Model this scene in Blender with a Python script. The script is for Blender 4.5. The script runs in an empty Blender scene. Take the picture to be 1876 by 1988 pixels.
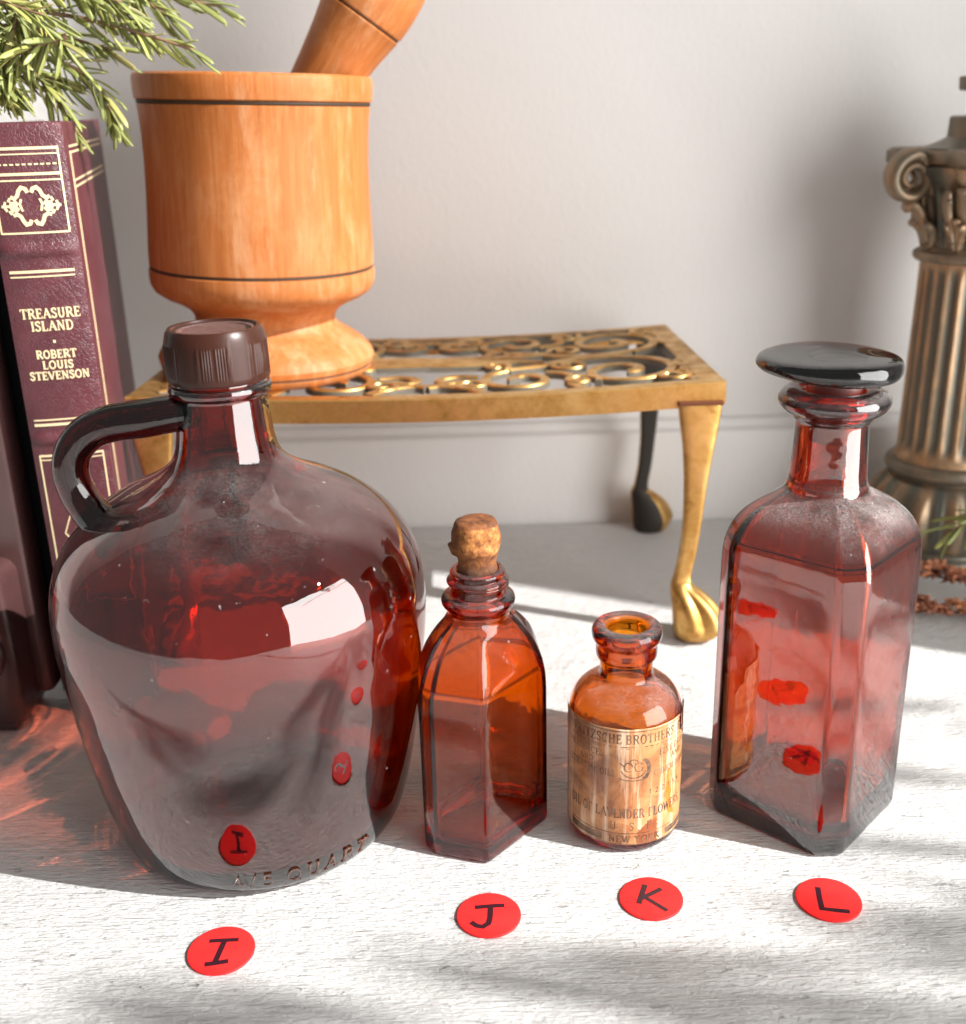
import bpy, bmesh, math, random
from mathutils import Vector, Matrix, noise
rnd = random.Random(7)
S = bpy.context.scene
COL = S.collection
PI = math.pi

# ------------------------------------------------------------------ camera
PITCH, ROLL, FPX, PXW = math.radians(20.2), 0.027, 2150.0, 1876.0
fw = Vector((0, math.cos(PITCH), -math.sin(PITCH)))
r0 = Vector((1, 0, 0)); u0 = Vector((0, math.sin(PITCH), math.cos(PITCH)))
cr = r0 * math.cos(ROLL) - u0 * math.sin(ROLL)
cu = r0 * math.sin(ROLL) + u0 * math.cos(ROLL)
cd = bpy.data.cameras.new('camera'); cam = bpy.data.objects.new('camera', cd); COL.objects.link(cam)
M3 = Matrix((cr, cu, -fw)).transposed()
cam.matrix_world = Matrix.Translation((0, 0, .223)) @ M3.to_4x4()
cd.sensor_fit = 'HORIZONTAL'; cd.sensor_width = 36; cd.lens = 36 * FPX / PXW
cd.clip_start = .01; cd.clip_end = 100
cd.dof.use_dof = True; cd.dof.focus_distance = .335; cd.dof.aperture_fstop = 13.0
S.camera = cam

# ------------------------------------------------------------------ light
w = bpy.data.worlds.new('World'); S.world = w; w.use_nodes = True
w.node_tree.nodes['Background'].inputs[0].default_value = (1.0, .985, .965, 1)
w.node_tree.nodes['Background'].inputs[1].default_value = .13

SUN_AZ, SUN_EL = math.radians(22), math.radians(39)
to_sun = Vector((math.cos(SUN_EL) * math.cos(SUN_AZ), -math.cos(SUN_EL) * math.sin(SUN_AZ), math.sin(SUN_EL)))
AIM = Vector((0, .33, 0))

def lamp(name, kind, loc, aim, energy, color):
    l = bpy.data.lights.new(name, kind); o = bpy.data.objects.new(name, l); COL.objects.link(o)
    o.location = loc; o.rotation_euler = (Vector(aim) - Vector(loc)).to_track_quat('-Z', 'Y').to_euler()
    l.energy = energy; l.color = color
    return o, l
so, sl = lamp('sunlight_lamp', 'SPOT', AIM + to_sun * 5.0, AIM, 1480, (1.0, .975, .94))
sl.shadow_soft_size = .022; sl.spot_size = math.radians(16); sl.spot_blend = .2
sl.cycles.is_caustics_light = True
wo, wl = lamp('window_light', 'AREA', (1.0, -.16, .25), (.05, .30, .25), 19, (1.0, .99, .97))
wl.shape = 'RECTANGLE'; wl.size = 1.3; wl.size_y = 1.15

V = S.view_settings
V.view_transform = 'Standard'; V.look = 'None'; V.exposure = 0.84; V.gamma = 1.0; V.use_curve_mapping = False
cy = S.cycles
cy.use_denoising = True
try: cy.denoiser = 'OPENIMAGEDENOISE'
except Exception: pass
cy.max_bounces = 20; cy.transmission_bounces = 18; cy.glossy_bounces = 8; cy.diffuse_bounces = 4
cy.transparent_max_bounces = 24; cy.sample_clamp_indirect = 8.0; cy.blur_glossy = .6
cy.caustics_reflective = True; cy.caustics_refractive = True

# ------------------------------------------------------------------ helpers
def link(o, parent=None, label=None, cat=None, group=None, kind=None):
    COL.objects.link(o)
    if parent is not None: o.parent = parent
    for k, v in (('label', label), ('category', cat), ('group', group), ('kind', kind)):
        if v: o[k] = v
    return o

def thing(name, loc, label, cat, group=None, rz=0):
    o = bpy.data.objects.new(name, None); o.empty_display_size = .01
    o.location = loc; o.rotation_euler = (0, 0, rz)
    return link(o, None, label, cat, group)

def mesh(name, verts, faces, mat, parent=None, smooth=True, sharp=None, **kw):
    me = bpy.data.meshes.new(name); me.from_pydata([tuple(v) for v in verts], [], faces); me.update()
    bm = bmesh.new(); bm.from_mesh(me); bmesh.ops.recalc_face_normals(bm, faces=bm.faces)
    if smooth:
        for f in bm.faces: f.smooth = True
        if sharp:
            for e in bm.edges:
                if len(e.link_faces) == 2 and e.calc_face_angle(0) > sharp: e.smooth = False
    bm.to_mesh(me); bm.free()
    if mat: me.materials.append(mat)
    return link(bpy.data.objects.new(name, me), parent, **kw)

def from_bm(name, bm, mat, parent=None, smooth=False, sharp=None, **kw):
    me = bpy.data.meshes.new(name); bmesh.ops.recalc_face_normals(bm, faces=bm.faces)
    if smooth:
        for f in bm.faces: f.smooth = True
        if sharp:
            for e in bm.edges:
                if len(e.link_faces) == 2 and e.calc_face_angle(0) > sharp: e.smooth = False
    bm.to_mesh(me); bm.free()
    if mat: me.materials.append(mat)
    return link(bpy.data.objects.new(name, me), parent, **kw)

def skin(rings, closed=True, cap0=True, cap1=True):
    v, f = [], []; n = len(rings[0])
    for r in rings: v += r
    for i in range(len(rings) - 1):
        for j in range(n if closed else n - 1):
            k = (j + 1) % n
            f.append((i*n+j, i*n+k, (i+1)*n+k, (i+1)*n+j))
    if cap0: f.append(tuple(range(n))[::-1])
    if cap1: f.append(tuple(range((len(rings)-1)*n, len(rings)*n)))
    return v, f

def lathe(prof, seg=96, fn=None):
    """closed surface of revolution; profile points on the axis (r=0) become single vertices"""
    v, f, idx = [], [], []
    for (r, z) in prof:
        if r < 1e-7:
            v.append((0, 0, z)); idx.append([len(v)-1]*seg)
        else:
            row = []
            for j in range(seg):
                a = 2*PI*j/seg; rr = fn(r, z, a) if fn else r
                v.append((rr*math.cos(a), rr*math.sin(a), z)); row.append(len(v)-1)
            idx.append(row)
    for i in range(len(idx)-1):
        for j in range(seg):
            k = (j+1) % seg
            q = [idx[i][j], idx[i][k], idx[i+1][k], idx[i+1][j]]
            u = []
            for x in q:
                if x not in u: u.append(x)
            if len(u) > 2: f.append(tuple(u))
    return v, f

def cr_smooth(pts, n=6, closed=False):
    """Catmull-Rom"""
    P = [Vector(p) for p in pts]; out = []; L = len(P)
    rng = range(L if closed else L-1)
    for i in rng:
        if closed: a, b, c, d = P[(i-1) % L], P[i], P[(i+1) % L], P[(i+2) % L]
        else: a, b, c, d = P[max(i-1, 0)], P[i], P[i+1], P[min(i+2, L-1)]
        for k in range(n):
            t = k/n
            out.append(.5*((2*b)+(c-a)*t+(2*a-5*b+4*c-d)*t*t+(3*b-a-3*c+d)*t**3))
    if not closed: out.append(P[-1])
    return out

def tube(pts, radii, seg=16, cap=True, flat=None, up=Vector((0, 0, 1))):
    P = [Vector(p) for p in pts]; rings = []
    if not isinstance(radii, (list, tuple)): radii = [radii]*len(P)
    T0 = (P[1]-P[0]).normalized()
    n = T0.orthogonal() if flat is None else (up - T0*up.dot(T0)).normalized()
    for i, p in enumerate(P):
        t = (P[min(i+1, len(P)-1)]-P[max(i-1, 0)]).normalized()
        n = (n - t*n.dot(t)).normalized(); b = t.cross(n)
        ra = radii[i]; rb = ra*(flat if flat else 1)
        rings.append([p + n*(math.cos(2*PI*j/seg)*rb) + b*(math.sin(2*PI*j/seg)*ra) for j in range(seg)])
    return skin(rings, True, cap, cap)

def box(bm, c, s, R=None, bev=0):
    r = bmesh.ops.create_cube(bm, size=1.0)
    vs = r['verts']
    for v in vs:
        v.co = Vector((v.co.x*s[0], v.co.y*s[1], v.co.z*s[2]))
        if R is not None: v.co = R @ v.co
        v.co += Vector(c)
    if bev:
        es = set(e for v in vs for e in v.link_edges)
        bmesh.ops.bevel(bm, geom=list(es), offset=bev, segments=3, affect='EDGES', profile=.5)

def ribbon(strokes, width, thick, mapf, zoff=0.0, jit=8e-6):
    """strokes [(pts, width factor)] as slabs mapped on a surface: mapf(x, y, h) -> point"""
    v, f = [], []
    for si, (pts, wf) in enumerate(strokes):
        h = thick + si*jit; hw = width*wf/2; n = len(pts); base = len(v)
        P = [Vector((p[0], p[1])) for p in pts]
        for i, p in enumerate(P):
            t = (P[min(i+1, n-1)]-P[max(i-1, 0)]).normalized(); nn = Vector((-t.y, t.x))
            k = 1.0
            if 0 < i < n-1:
                t1 = (P[i]-P[i-1]).normalized(); c = max(.5, t1.dot(t)); k = 1/c
            e = -t*hw*.35 if i == 0 else (t*hw*.35 if i == n-1 else Vector((0, 0)))
            for q, hh in ((p+e+nn*hw*k, zoff), (p+e+nn*hw*k, h), (p+e-nn*hw*k, h), (p+e-nn*hw*k, zoff)):
                v.append(mapf(q.x, q.y, hh))
        for i in range(n-1):
            a = base+i*4; b = a+4
            for j in range(4): f.append((a+j, a+(j+1) % 4, b+(j+1) % 4, b+j))
        f.append((base, base+1, base+2, base+3)); e = base+(n-1)*4; f.append((e+3, e+2, e+1, e))
    return v, f

# ---- a small roman stroke alphabet (unit height): list of (points, weight) ; widths
def arc(cx, cy, rx, ry, a0, a1, n=9):
    return [(cx+rx*math.cos(math.radians(a0+(a1-a0)*i/n)), cy+ry*math.sin(math.radians(a0+(a1-a0)*i/n))) for i in range(n+1)]
def sf(x, y, h=.14): return ([(x-h, y), (x+h, y)], .5)
G = {
 'T': (.80, [([(.4,0),(.4,1)],1), ([(.02,1),(.78,1)],.55), sf(.4,0,.17), ([(.02,1),(.02,.8)],.5), ([(.78,1),(.78,.8)],.5)]),
 'R': (.86, [([(.16,0),(.16,1)],1), ([(.03,1),(.4,1)]+arc(.42,.76,.26,.24,80,-90)+[(.16,.52)],.75), ([(.42,.52),(.78,0)],1), sf(.16,0), sf(.8,0,.1)]),
 'E': (.72, [([(.16,0),(.16,1)],1), ([(.02,1),(.64,1),(.64,.82)],.55), ([(.16,.52),(.5,.52)],.55), ([(.5,.62),(.5,.42)],.45), ([(.02,0),(.68,0),(.68,.2)],.55)]),
 'A': (.88, [([(.08,0),(.44,1)],.6), ([(.44,1),(.8,0)],1), ([(.2,.34),(.66,.34)],.5), sf(.08,0,.11), sf(.8,0,.12)]),
 'S': (.66, [([(.58,.84),(.5,.96),(.32,1),(.13,.93),(.09,.76),(.2,.62),(.45,.46),(.58,.3),(.52,.08),(.3,0),(.12,.06),(.05,.2)],.85), ([(.58,.98),(.58,.76)],.4), ([(.05,.02),(.05,.24)],.4)]),
 'U': (.86, [([(.16,1),(.16,.3),(.22,.1),(.42,0),(.6,.08),(.68,.3),(.68,1)],.85), sf(.16,1), sf(.68,1,.12)]),
 'I': (.36, [([(.18,0),(.18,1)],1), sf(.18,0,.15), sf(.18,1,.15)]),
 'L': (.70, [([(.16,0),(.16,1)],1), ([(.02,0),(.64,0),(.64,.22)],.55), sf(.16,1)]),
 'N': (.92, [([(.14,0),(.14,1)],.55), ([(.14,1),(.76,0)],1), ([(.76,0),(.76,1)],.55), sf(.14,0,.12), sf(.76,1,.12), sf(.08,1,.08)]),
 'D': (.86, [([(.16,0),(.16,1)],1), ([(.03,1),(.38,1)]+arc(.38,.5,.38,.5,80,-80)+[(.38,0),(.03,0)],.75)]),
 'O': (.90, [(arc(.44,.5,.38,.5,0,360,16),.8)]),
 'B': (.78, [([(.16,0),(.16,1)],1), ([(.03,1),(.4,1)]+arc(.4,.76,.24,.24,80,-90)+[(.16,.52)],.7), ([(.4,.52)]+arc(.42,.26,.27,.26,80,-90)+[(.03,0)],.75)]),
 'V': (.88, [([(.08,1),(.44,0)],1), ([(.44,0),(.8,1)],.6), sf(.08,1,.12), sf(.8,1,.11)]),
 'F': (.68, [([(.16,0),(.16,1)],1), ([(.02,1),(.62,1),(.62,.8)],.55), ([(.16,.52),(.48,.52)],.55), sf(.16,0,.15)]),
 'Z': (.74, [([(.08,.82),(.08,1),(.64,1)],.55), ([(.64,1),(.06,0)],1), ([(.06,0),(.66,0),(.66,.2)],.55)]),
 'C': (.80, [(arc(.44,.5,.38,.5,48,312,13),.8), ([(.7,.98),(.7,.74)],.45)]),
 'H': (.94, [([(.16,0),(.16,1)],1), ([(.76,0),(.76,1)],1), ([(.16,.5),(.76,.5)],.5), sf(.16,0), sf(.16,1), sf(.76,0), sf(.76,1)]),
 'W': (1.2, [([(.06,1),(.34,0)],1), ([(.34,0),(.6,1)],.6), ([(.6,1),(.86,0)],1), ([(.86,0),(1.12,1)],.6), sf(.06,1,.1), sf(1.12,1,.1)]),
 'P': (.74, [([(.16,0),(.16,1)],1), ([(.03,1),(.4,1)]+arc(.42,.74,.26,.26,80,-90)+[(.16,.48)],.75), sf(.16,0)]),
 'K': (.88, [([(.16,0),(.16,1)],1), ([(.72,1),(.2,.48)],.6), ([(.34,.6),(.78,0)],1), sf(.16,0), sf(.16,1), sf(.78,0,.1), sf(.72,1,.1)]),
 'Y': (.86, [([(.06,1),(.42,.48)],1), ([(.42,.48),(.78,1)],.6), ([(.42,.48),(.42,0)],1), sf(.42,0,.16), sf(.06,1,.1), sf(.78,1,.1)]),
 'G': (.88, [(arc(.44,.5,.38,.5,48,330,13)+[(.76,.42)],.8), ([(.55,.44),(.84,.44)],.5)]),
 'M': (1.06, [([(.14,0),(.14,1)],.55), ([(.14,1),(.5,.1)],1), ([(.5,.1),(.88,1)],.55), ([(.88,1),(.88,0)],1), sf(.14,0,.1), sf(.88,0,.12)]),
 'Q': (.92, [(arc(.44,.5,.38,.5,0,360,16),.8), ([(.5,.2),(.82,-.12)],.8)]),
 '1': (.5, [([(.12,.8),(.28,1),(.28,0)],.7), sf(.28,0,.15)]),
 '2': (.66, [([(.08,.75),(.16,.94),(.34,1),(.52,.9),(.54,.7),(.3,.34),(.06,0),(.58,0)],.7)]),
 '4': (.7, [([(.48,0),(.48,1),(.04,.3),(.66,.3)],.7)]),
 '5': (.66, [([(.56,1),(.16,1),(.12,.55),(.34,.62),(.54,.5),(.56,.22),(.4,.02),(.2,0),(.06,.1)],.7)]),
 '6': (.66, [([(.5,.98),(.22,.75),(.1,.4),(.14,.12),(.32,0),(.52,.12),(.54,.36),(.36,.52),(.14,.4)],.7)]),
 '/': (.5, [([(.04,-.1),(.46,1.05)],.7)]),
 '.': (.34, [([(.1,.03),(.2,.03)],1.2)]), ',': (.34, [([(.18,.08),(.1,-.16)],1)]),
}
def text_strokes(s, h, cx, cy0, track=.12, center=True, total=None):
    x, out = 0.0, []
    for ch in s:
        if ch == ' ': x += .5; continue
        wd, st = G[ch]
        for pts, wf in st: out.append(([(x+px, py) for px, py in pts], wf))
        x += wd+track
    x -= track
    kx = h if total is None else total/x
    x0 = cx - x*kx/2 if center else cx
    return [([(x0+px*kx, cy0+py*h) for px, py in pts], wf) for pts, wf in out]

# ------------------------------------------------------------------ materials
def mat(name):
    m = bpy.data.materials.new(name); m.use_nodes = True
    nt = m.node_tree; b = nt.nodes['Principled BSDF']
    return m, nt, b
def N(nt, t, **kw):
    n = nt.nodes.new(t)
    for k, v in kw.items():
        if k.startswith('i_'): n.inputs[k[2:].replace('_', ' ')].default_value = v
        else: setattr(n, k, v)
    return n
def coords(nt, scale=(1, 1, 1), rot=(0, 0, 0), out='Object'):
    tc = N(nt, 'ShaderNodeTexCoord'); mp = N(nt, 'ShaderNodeMapping')
    mp.inputs['Scale'].default_value = scale; mp.inputs['Rotation'].default_value = rot
    nt.links.new(tc.outputs[out], mp.inputs['Vector']); return mp.outputs['Vector']
def noise_n(nt, vec, scale, detail=4, rough=.55, dist=0):
    n = N(nt, 'ShaderNodeTexNoise'); n.inputs['Scale'].default_value = scale; n.inputs['Detail'].default_value = detail
    n.inputs['Roughness'].default_value = rough; n.inputs['Distortion'].default_value = dist
    nt.links.new(vec, n.inputs['Vector']); return n.outputs['Fac']
def ramp(nt, fac, stops, interp='LINEAR'):
    r = N(nt, 'ShaderNodeValToRGB'); r.color_ramp.interpolation = interp
    e = r.color_ramp.elements
    while len(e) > 1: e.remove(e[-1])
    e[0].position = stops[0][0]; e[0].color = stops[0][1] if len(stops[0][1]) == 4 else (*stops[0][1], 1)
    for p, c in stops[1:]:
        x = e.new(p); x.color = c if len(c) == 4 else (*c, 1)
    nt.links.new(fac, r.inputs['Fac']); return r.outputs['Color']
def g(v): return (v, v, v, 1)
def math_n(nt, op, a, b=None, clamp=False):
    n = N(nt, 'ShaderNodeMath', operation=op); n.use_clamp = clamp
    for i, x in enumerate((a, b)):
        if x is None: continue
        if isinstance(x, (int, float)): n.inputs[i].default_value = x
        else: nt.links.new(x, n.inputs[i])
    return n.outputs[0]
def mixc(nt, fac, a, b, mode='MIX'):
    n = N(nt, 'ShaderNodeMix', data_type='RGBA', blend_type=mode)
    for s, x in ((n.inputs['Factor'], fac), (n.inputs[6], a), (n.inputs[7], b)):
        if isinstance(x, (int, float)): s.default_value = x
        elif isinstance(x, tuple): s.default_value = x if len(x) == 4 else (*x, 1)
        else: nt.links.new(x, s)
    return n.outputs[2]
def bump(nt, b, height, strength, dist):
    n = N(nt, 'ShaderNodeBump'); n.inputs['Strength'].default_value = strength; n.inputs['Distance'].default_value = dist
    nt.links.new(height, n.inputs['Height'])
    if b is not None: nt.links.new(n.outputs['Normal'], b.inputs['Normal'])
    return n
def plain(name, col, rough=.5, metal=0, spec=.5):
    m, nt, b = mat(name)
    b.inputs['Base Color'].default_value = (*col, 1); b.inputs['Roughness'].default_value = rough
    b.inputs['Metallic'].default_value = metal; b.inputs['Specular IOR Level'].default_value = spec
    return m

def glass(name, dens, col, ior=1.56, dust=None, bumpy=.0, tint=(1, 1, 1)):
    m, nt, b = mat(name)
    b.inputs['Base Color'].default_value = (*tint, 1); b.inputs['Roughness'].default_value = 0.0
    b.inputs['IOR'].default_value = ior; b.inputs['Transmission Weight'].default_value = 1.0; b.inputs['Specular IOR Level'].default_value = 1.0
    out = nt.nodes['Material Output']
    va = N(nt, 'ShaderNodeVolumeAbsorption'); va.inputs['Color'].default_value = (*col, 1); va.inputs['Density'].default_value = dens
    nt.links.new(va.outputs[0], out.inputs['Volume'])
    if bumpy:
        h = noise_n(nt, coords(nt), 130, 2, .4)
        bump(nt, b, h, bumpy, .0016)
    if dust:
        z0, z1, amt = dust       # dust film between the two heights
        tc = N(nt, 'ShaderNodeTexCoord'); sp = N(nt, 'ShaderNodeSeparateXYZ'); nt.links.new(tc.outputs['Object'], sp.inputs[0])
        mr = N(nt, 'ShaderNodeMapRange', interpolation_type='SMOOTHSTEP'); mr.inputs['From Min'].default_value = z0; mr.inputs['From Max'].default_value = z1
        nt.links.new(sp.outputs['Z'], mr.inputs['Value'])
        geo = N(nt, 'ShaderNodeNewGeometry'); sn = N(nt, 'ShaderNodeSeparateXYZ'); nt.links.new(geo.outputs['Normal'], sn.inputs[0])
        upm = N(nt, 'ShaderNodeMapRange'); upm.inputs['From Min'].default_value = .12; upm.inputs['From Max'].default_value = .75
        nt.links.new(sn.outputs['Z'], upm.inputs['Value'])
        v = coords(nt)
        n1 = ramp(nt, noise_n(nt, v, 55, 5, .6, .1), [(.34, g(0)), (.70, g(1))])
        n2 = ramp(nt, noise_n(nt, v, 1700, 3, .7), [(.36, g(.25)), (.66, g(1))])
        f = math_n(nt, 'MULTIPLY', math_n(nt, 'MULTIPLY', n1, n2), math_n(nt, 'MULTIPLY', mr.outputs[0], upm.outputs[0]))
        # sparse specks of dust everywhere
        sp2 = ramp(nt, noise_n(nt, v, 420, 2, .5), [(.74, g(0)), (.79, g(1))])
        f = math_n(nt, 'ADD', math_n(nt, 'MULTIPLY', f, amt), math_n(nt, 'MULTIPLY', sp2, .25), True)
        d = N(nt, 'ShaderNodeBsdfDiffuse'); d.inputs['Color'].default_value = (.72, .66, .64, 1)
        mx = N(nt, 'ShaderNodeMixShader'); nt.links.new(f, mx.inputs[0]); nt.links.new(b.outputs[0], mx.inputs[1]); nt.links.new(d.outputs[0], mx.inputs[2])
        nt.links.new(mx.outputs[0], out.inputs['Surface'])
    return m

GL_JUG = glass('amber_red_glass', 1500, (.885, .66, .12), 2.0, dust=(.098, .124, .13), bumpy=.05, tint=(.87, .38, .26))
GL_HAND = glass('amber_handle_glass', 1500, (.82, .36, .08), 1.7, bumpy=.18, tint=(.85, .4, .25))
GL_J = glass('orange_amber_glass', 1150, (.955, .73, .02), 1.62, dust=(.05, .08, .15), bumpy=.06, tint=(.93, .60, .20))
GL_K = glass('pale_amber_glass', 760, (.95, .70, .02), 1.6, dust=(.03, .05, .32), bumpy=.06, tint=(.93, .63, .26))
GL_L = glass('ruby_amber_glass', 950, (.91, .63, .28), 2.05, dust=(.092, .108, .42), bumpy=.05, tint=(.90, .49, .33))

# white painted table
TAB, nt, b = mat('white_brushed_paint')
v = coords(nt)
st1 = noise_n(nt, coords(nt, (9, 120, 40), (0, 0, .06)), 7, 6, .62, .12)      # brush lines along x
st2 = noise_n(nt, coords(nt, (60, 420, 60), (0, 0, -.03)), 4, 4, .6, .05)
st3 = noise_n(nt, coords(nt, (100, 300, 60), (0, 0, .9)), 3, 3, .6, .3)
lump = noise_n(nt, coords(nt, (1, 1.8, 1)), 90, 6, .66, .15)
pit = ramp(nt, noise_n(nt, coords(nt, (55, 190, 60), (0, 0, .05)), 2.4, 5, .62, .5), [(.28, g(0)), (.36, g(1))])
hsum = math_n(nt, 'ADD', math_n(nt, 'MULTIPLY', st1, .55), math_n(nt, 'MULTIPLY', st2, .35))
hsum = math_n(nt, 'ADD', hsum, math_n(nt, 'MULTIPLY', lump, .8))
hsum = math_n(nt, 'ADD', hsum, math_n(nt, 'MULTIPLY', st3, .25))
hsum = math_n(nt, 'ADD', hsum, math_n(nt, 'MULTIPLY', pit, .5))
bump(nt, b, hsum, 1.0, .0028)
wear = ramp(nt, noise_n(nt, coords(nt, (30, 120, 30), (0, 0, .04)), 3.0, 7, .72, .3), [(.255, (.40, .38, .36)), (.32, (.70, .69, .68)), (1, (.77, .765, .76))])
thin = ramp(nt, noise_n(nt, coords(nt, (14, 210, 40), (0, 0, .05)), 5, 7, .7, .1), [(.34, g(.85)), (.47, g(0))])
thin = math_n(nt, 'MULTIPLY', thin, ramp(nt, noise_n(nt, v, 14, 3), [(.42, g(0)), (.62, g(1))]))
wear = mixc(nt, thin, wear, (.50, .49, .49))
nt.links.new(wear, b.inputs['Base Color']); b.inputs['Roughness'].default_value = .42; b.inputs['Specular IOR Level'].default_value = .35

WALL, nt, b = mat('white_wall_paint')
v = coords(nt)
nt.links.new(ramp(nt, noise_n(nt, v, 5, 4, .5), [(.3, (.73, .71, .69)), (.7, (.79, .775, .76))]), b.inputs['Base Color'])
bump(nt, b, noise_n(nt, coords(nt, (1.4, 1, 1)), 190, 5, .6, .4), .35, .0008); b.inputs['Roughness'].default_value = .7

# turned wood
WOOD, nt, b = mat('turned_pear_wood')
gr = noise_n(nt, coords(nt, (150, 150, 5)), 3.2, 8, .68, .25)
bl = noise_n(nt, coords(nt, (1, 1, .55)), 34, 8, .7, .3)
c = ramp(nt, gr, [(.25, (.31, .088, .017)), (.5, (.41, .130, .030)), (.75, (.50, .190, .058))])
c = mixc(nt, ramp(nt, bl, [(.50, g(0)), (.72, g(.55))]), c, (.58, .30, .135))
c = mixc(nt, ramp(nt, noise_n(nt, coords(nt, (1, 1, .8)), 22, 8, .68, .3), [(.50, g(0)), (.70, g(.6))]), c, (.44, .11, .016))
c = mixc(nt, ramp(nt, noise_n(nt, coords(nt, (26, 26, 5)), 2.6, 9, .75, .2), [(.52, g(0)), (.66, g(.5))]), c, (.60, .34, .18))
nt.links.new(c, b.inputs['Base Color']); b.inputs['Roughness'].default_value = .56; b.inputs['Specular IOR Level'].default_value = .35
bump(nt, b, gr, .25, .0005)
BURN = plain('burnt_groove', (.035, .018, .008), .7)

BRASS, nt, b = mat('old_brass')
v = coords(nt)
n1 = noise_n(nt, v, 90, 7, .66, .3); n2 = noise_n(nt, v, 26, 5, .6, .6)
c = ramp(nt, n1, [(.28, (.20, .085, .02)), (.42, (.50, .27, .075)), (.6, (.70, .43, .15)), (.8, (.82, .57, .25))])
c = mixc(nt, ramp(nt, n2, [(.55, g(0)), (.75, g(.5))]), c, (.52, .22, .05))
nt.links.new(c, b.inputs['Base Color']); b.inputs['Metallic'].default_value = .92
nt.links.new(ramp(nt, n1, [(.3, g(.55)), (.7, g(.30))]), b.inputs['Roughness'])
bump(nt, b, n1, .25, .0006)
BRASSJ = plain('tarnished_joint', (.14, .045, .02), .6, .6)
BACKD = plain('shade_painted_brass', (.028, .022, .016), .6, .3)  # shade on the rear legs, put into the colour
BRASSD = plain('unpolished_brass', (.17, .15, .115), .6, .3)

BRONZE, nt, b = mat('antique_bronze')
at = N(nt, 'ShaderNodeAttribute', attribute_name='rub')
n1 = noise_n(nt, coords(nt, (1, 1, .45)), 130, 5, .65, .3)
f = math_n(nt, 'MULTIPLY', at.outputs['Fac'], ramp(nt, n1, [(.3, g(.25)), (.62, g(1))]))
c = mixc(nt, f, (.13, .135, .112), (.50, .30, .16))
nt.links.new(c, b.inputs['Base Color']); b.inputs['Metallic'].default_value = .6; b.inputs['Roughness'].default_value = .42
bump(nt, b, n1, .2, .0008)

LEATH, nt, b = mat('maroon_leather')
v = coords(nt)
vo = N(nt, 'ShaderNodeTexVoronoi', feature='DISTANCE_TO_EDGE'); vo.inputs['Scale'].default_value = 620
dv = N(nt, 'ShaderNodeTexNoise'); dv.inputs['Scale'].default_value = 160; nt.links.new(v, dv.inputs['Vector'])
nt.links.new(mixc(nt, .012, v, dv.outputs['Color'], 'ADD'), vo.inputs['Vector'])
c = ramp(nt, noise_n(nt, v, 70, 5, .6), [(.3, (.075, .017, .024)), (.7, (.120, .032, .040))])
nt.links.new(c, b.inputs['Base Color']); b.inputs['Roughness'].default_value = .38; b.inputs['Specular IOR Level'].default_value = .6
h = math_n(nt, 'ADD', ramp(nt, vo.outputs['Distance'], [(0, g(0)), (.12, g(1))]), math_n(nt, 'MULTIPLY', noise_n(nt, v, 300, 4), .8))
bump(nt, b, h, .35, .0004)
GOLD = plain('gold_foil', (.98, .82, .50), .32, .35)
PAGE = plain('page_edges', (.62, .52, .36), .8)
BLACK = plain('gap_shade_black', (.008, .008, .010), .75, 0, .15)  # stands in for the shade in the gap beside the maroon book
BROWN, nt, b = mat('dark_brown_glaze')
nt.links.new(ramp(nt, noise_n(nt, coords(nt), 40, 4), [(.3, (.060, .026, .026)), (.7, (.095, .044, .042))]), b.inputs['Base Color'])
b.inputs['Roughness'].default_value = .28; b.inputs['Specular IOR Level'].default_value = .7
CAPM = plain('brown_plastic', (.040, .013, .008), .32, 0, .3)
CAPT, nt, b = mat('scuffed_brown_plastic')
nt.links.new(ramp(nt, noise_n(nt, coords(nt), 420, 6, .7), [(.35, (.07, .03, .026)), (.7, (.16, .085, .075))]), b.inputs['Base Color']); b.inputs['Roughness'].default_value = .5
CORK, nt, b = mat('old_cork')
at = N(nt, 'ShaderNodeAttribute', attribute_name='chip')
v = coords(nt); n1 = noise_n(nt, v, 260, 6, .7, .5)
c = ramp(nt, n1, [(.3, (.045, .016, .007)), (.5, (.17, .054, .014)), (.7, (.34, .115, .025))])
c2 = ramp(nt, noise_n(nt, v, 420, 4, .7), [(.36, (.16, .05, .010)), (.54, (.40, .15, .034)), (.74, (.66, .33, .12))])
c = mixc(nt, at.outputs['Fac'], c, c2)
sz = N(nt, 'ShaderNodeSeparateXYZ'); nt.links.new(v, sz.inputs[0])
band = ramp(nt, math_n(nt, 'ADD', sz.outputs['Z'], math_n(nt, 'MULTIPLY', noise_n(nt, v, 160, 4), .006)), [(.0885, g(0)), (.0915, g(.8)), (.0945, g(.7)), (.0965, g(0))])
c = mixc(nt, band, c, (.05, .03, .022))
nt.links.new(c, b.inputs['Base Color']); b.inputs['Roughness'].default_value = .8
bump(nt, b, n1, .6, .0008)
INK = plain('marker_ink', (.030, .006, .012), .45)
REDS, nt, b = mat('red_dot_sticker')
nt.links.new(ramp(nt, noise_n(nt, coords(nt), 150, 3), [(.3, (.90, .022, .022)), (.7, (.93, .030, .028))]), b.inputs['Base Color'])
b.inputs['Roughness'].default_value = .55; b.inputs['Specular IOR Level'].default_value = .2
PAPER, nt, b = mat('aged_label_paper')
v = coords(nt)
pst = noise_n(nt, coords(nt, (150, 150, 9)), 1.6, 6, .65, .4); pb = noise_n(nt, v, 110, 6, .66, .8)
c = ramp(nt, pb, [(.28, (.20, .075, .030)), (.48, (.48, .205, .075)), (.72, (.62, .33, .145))])
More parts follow.
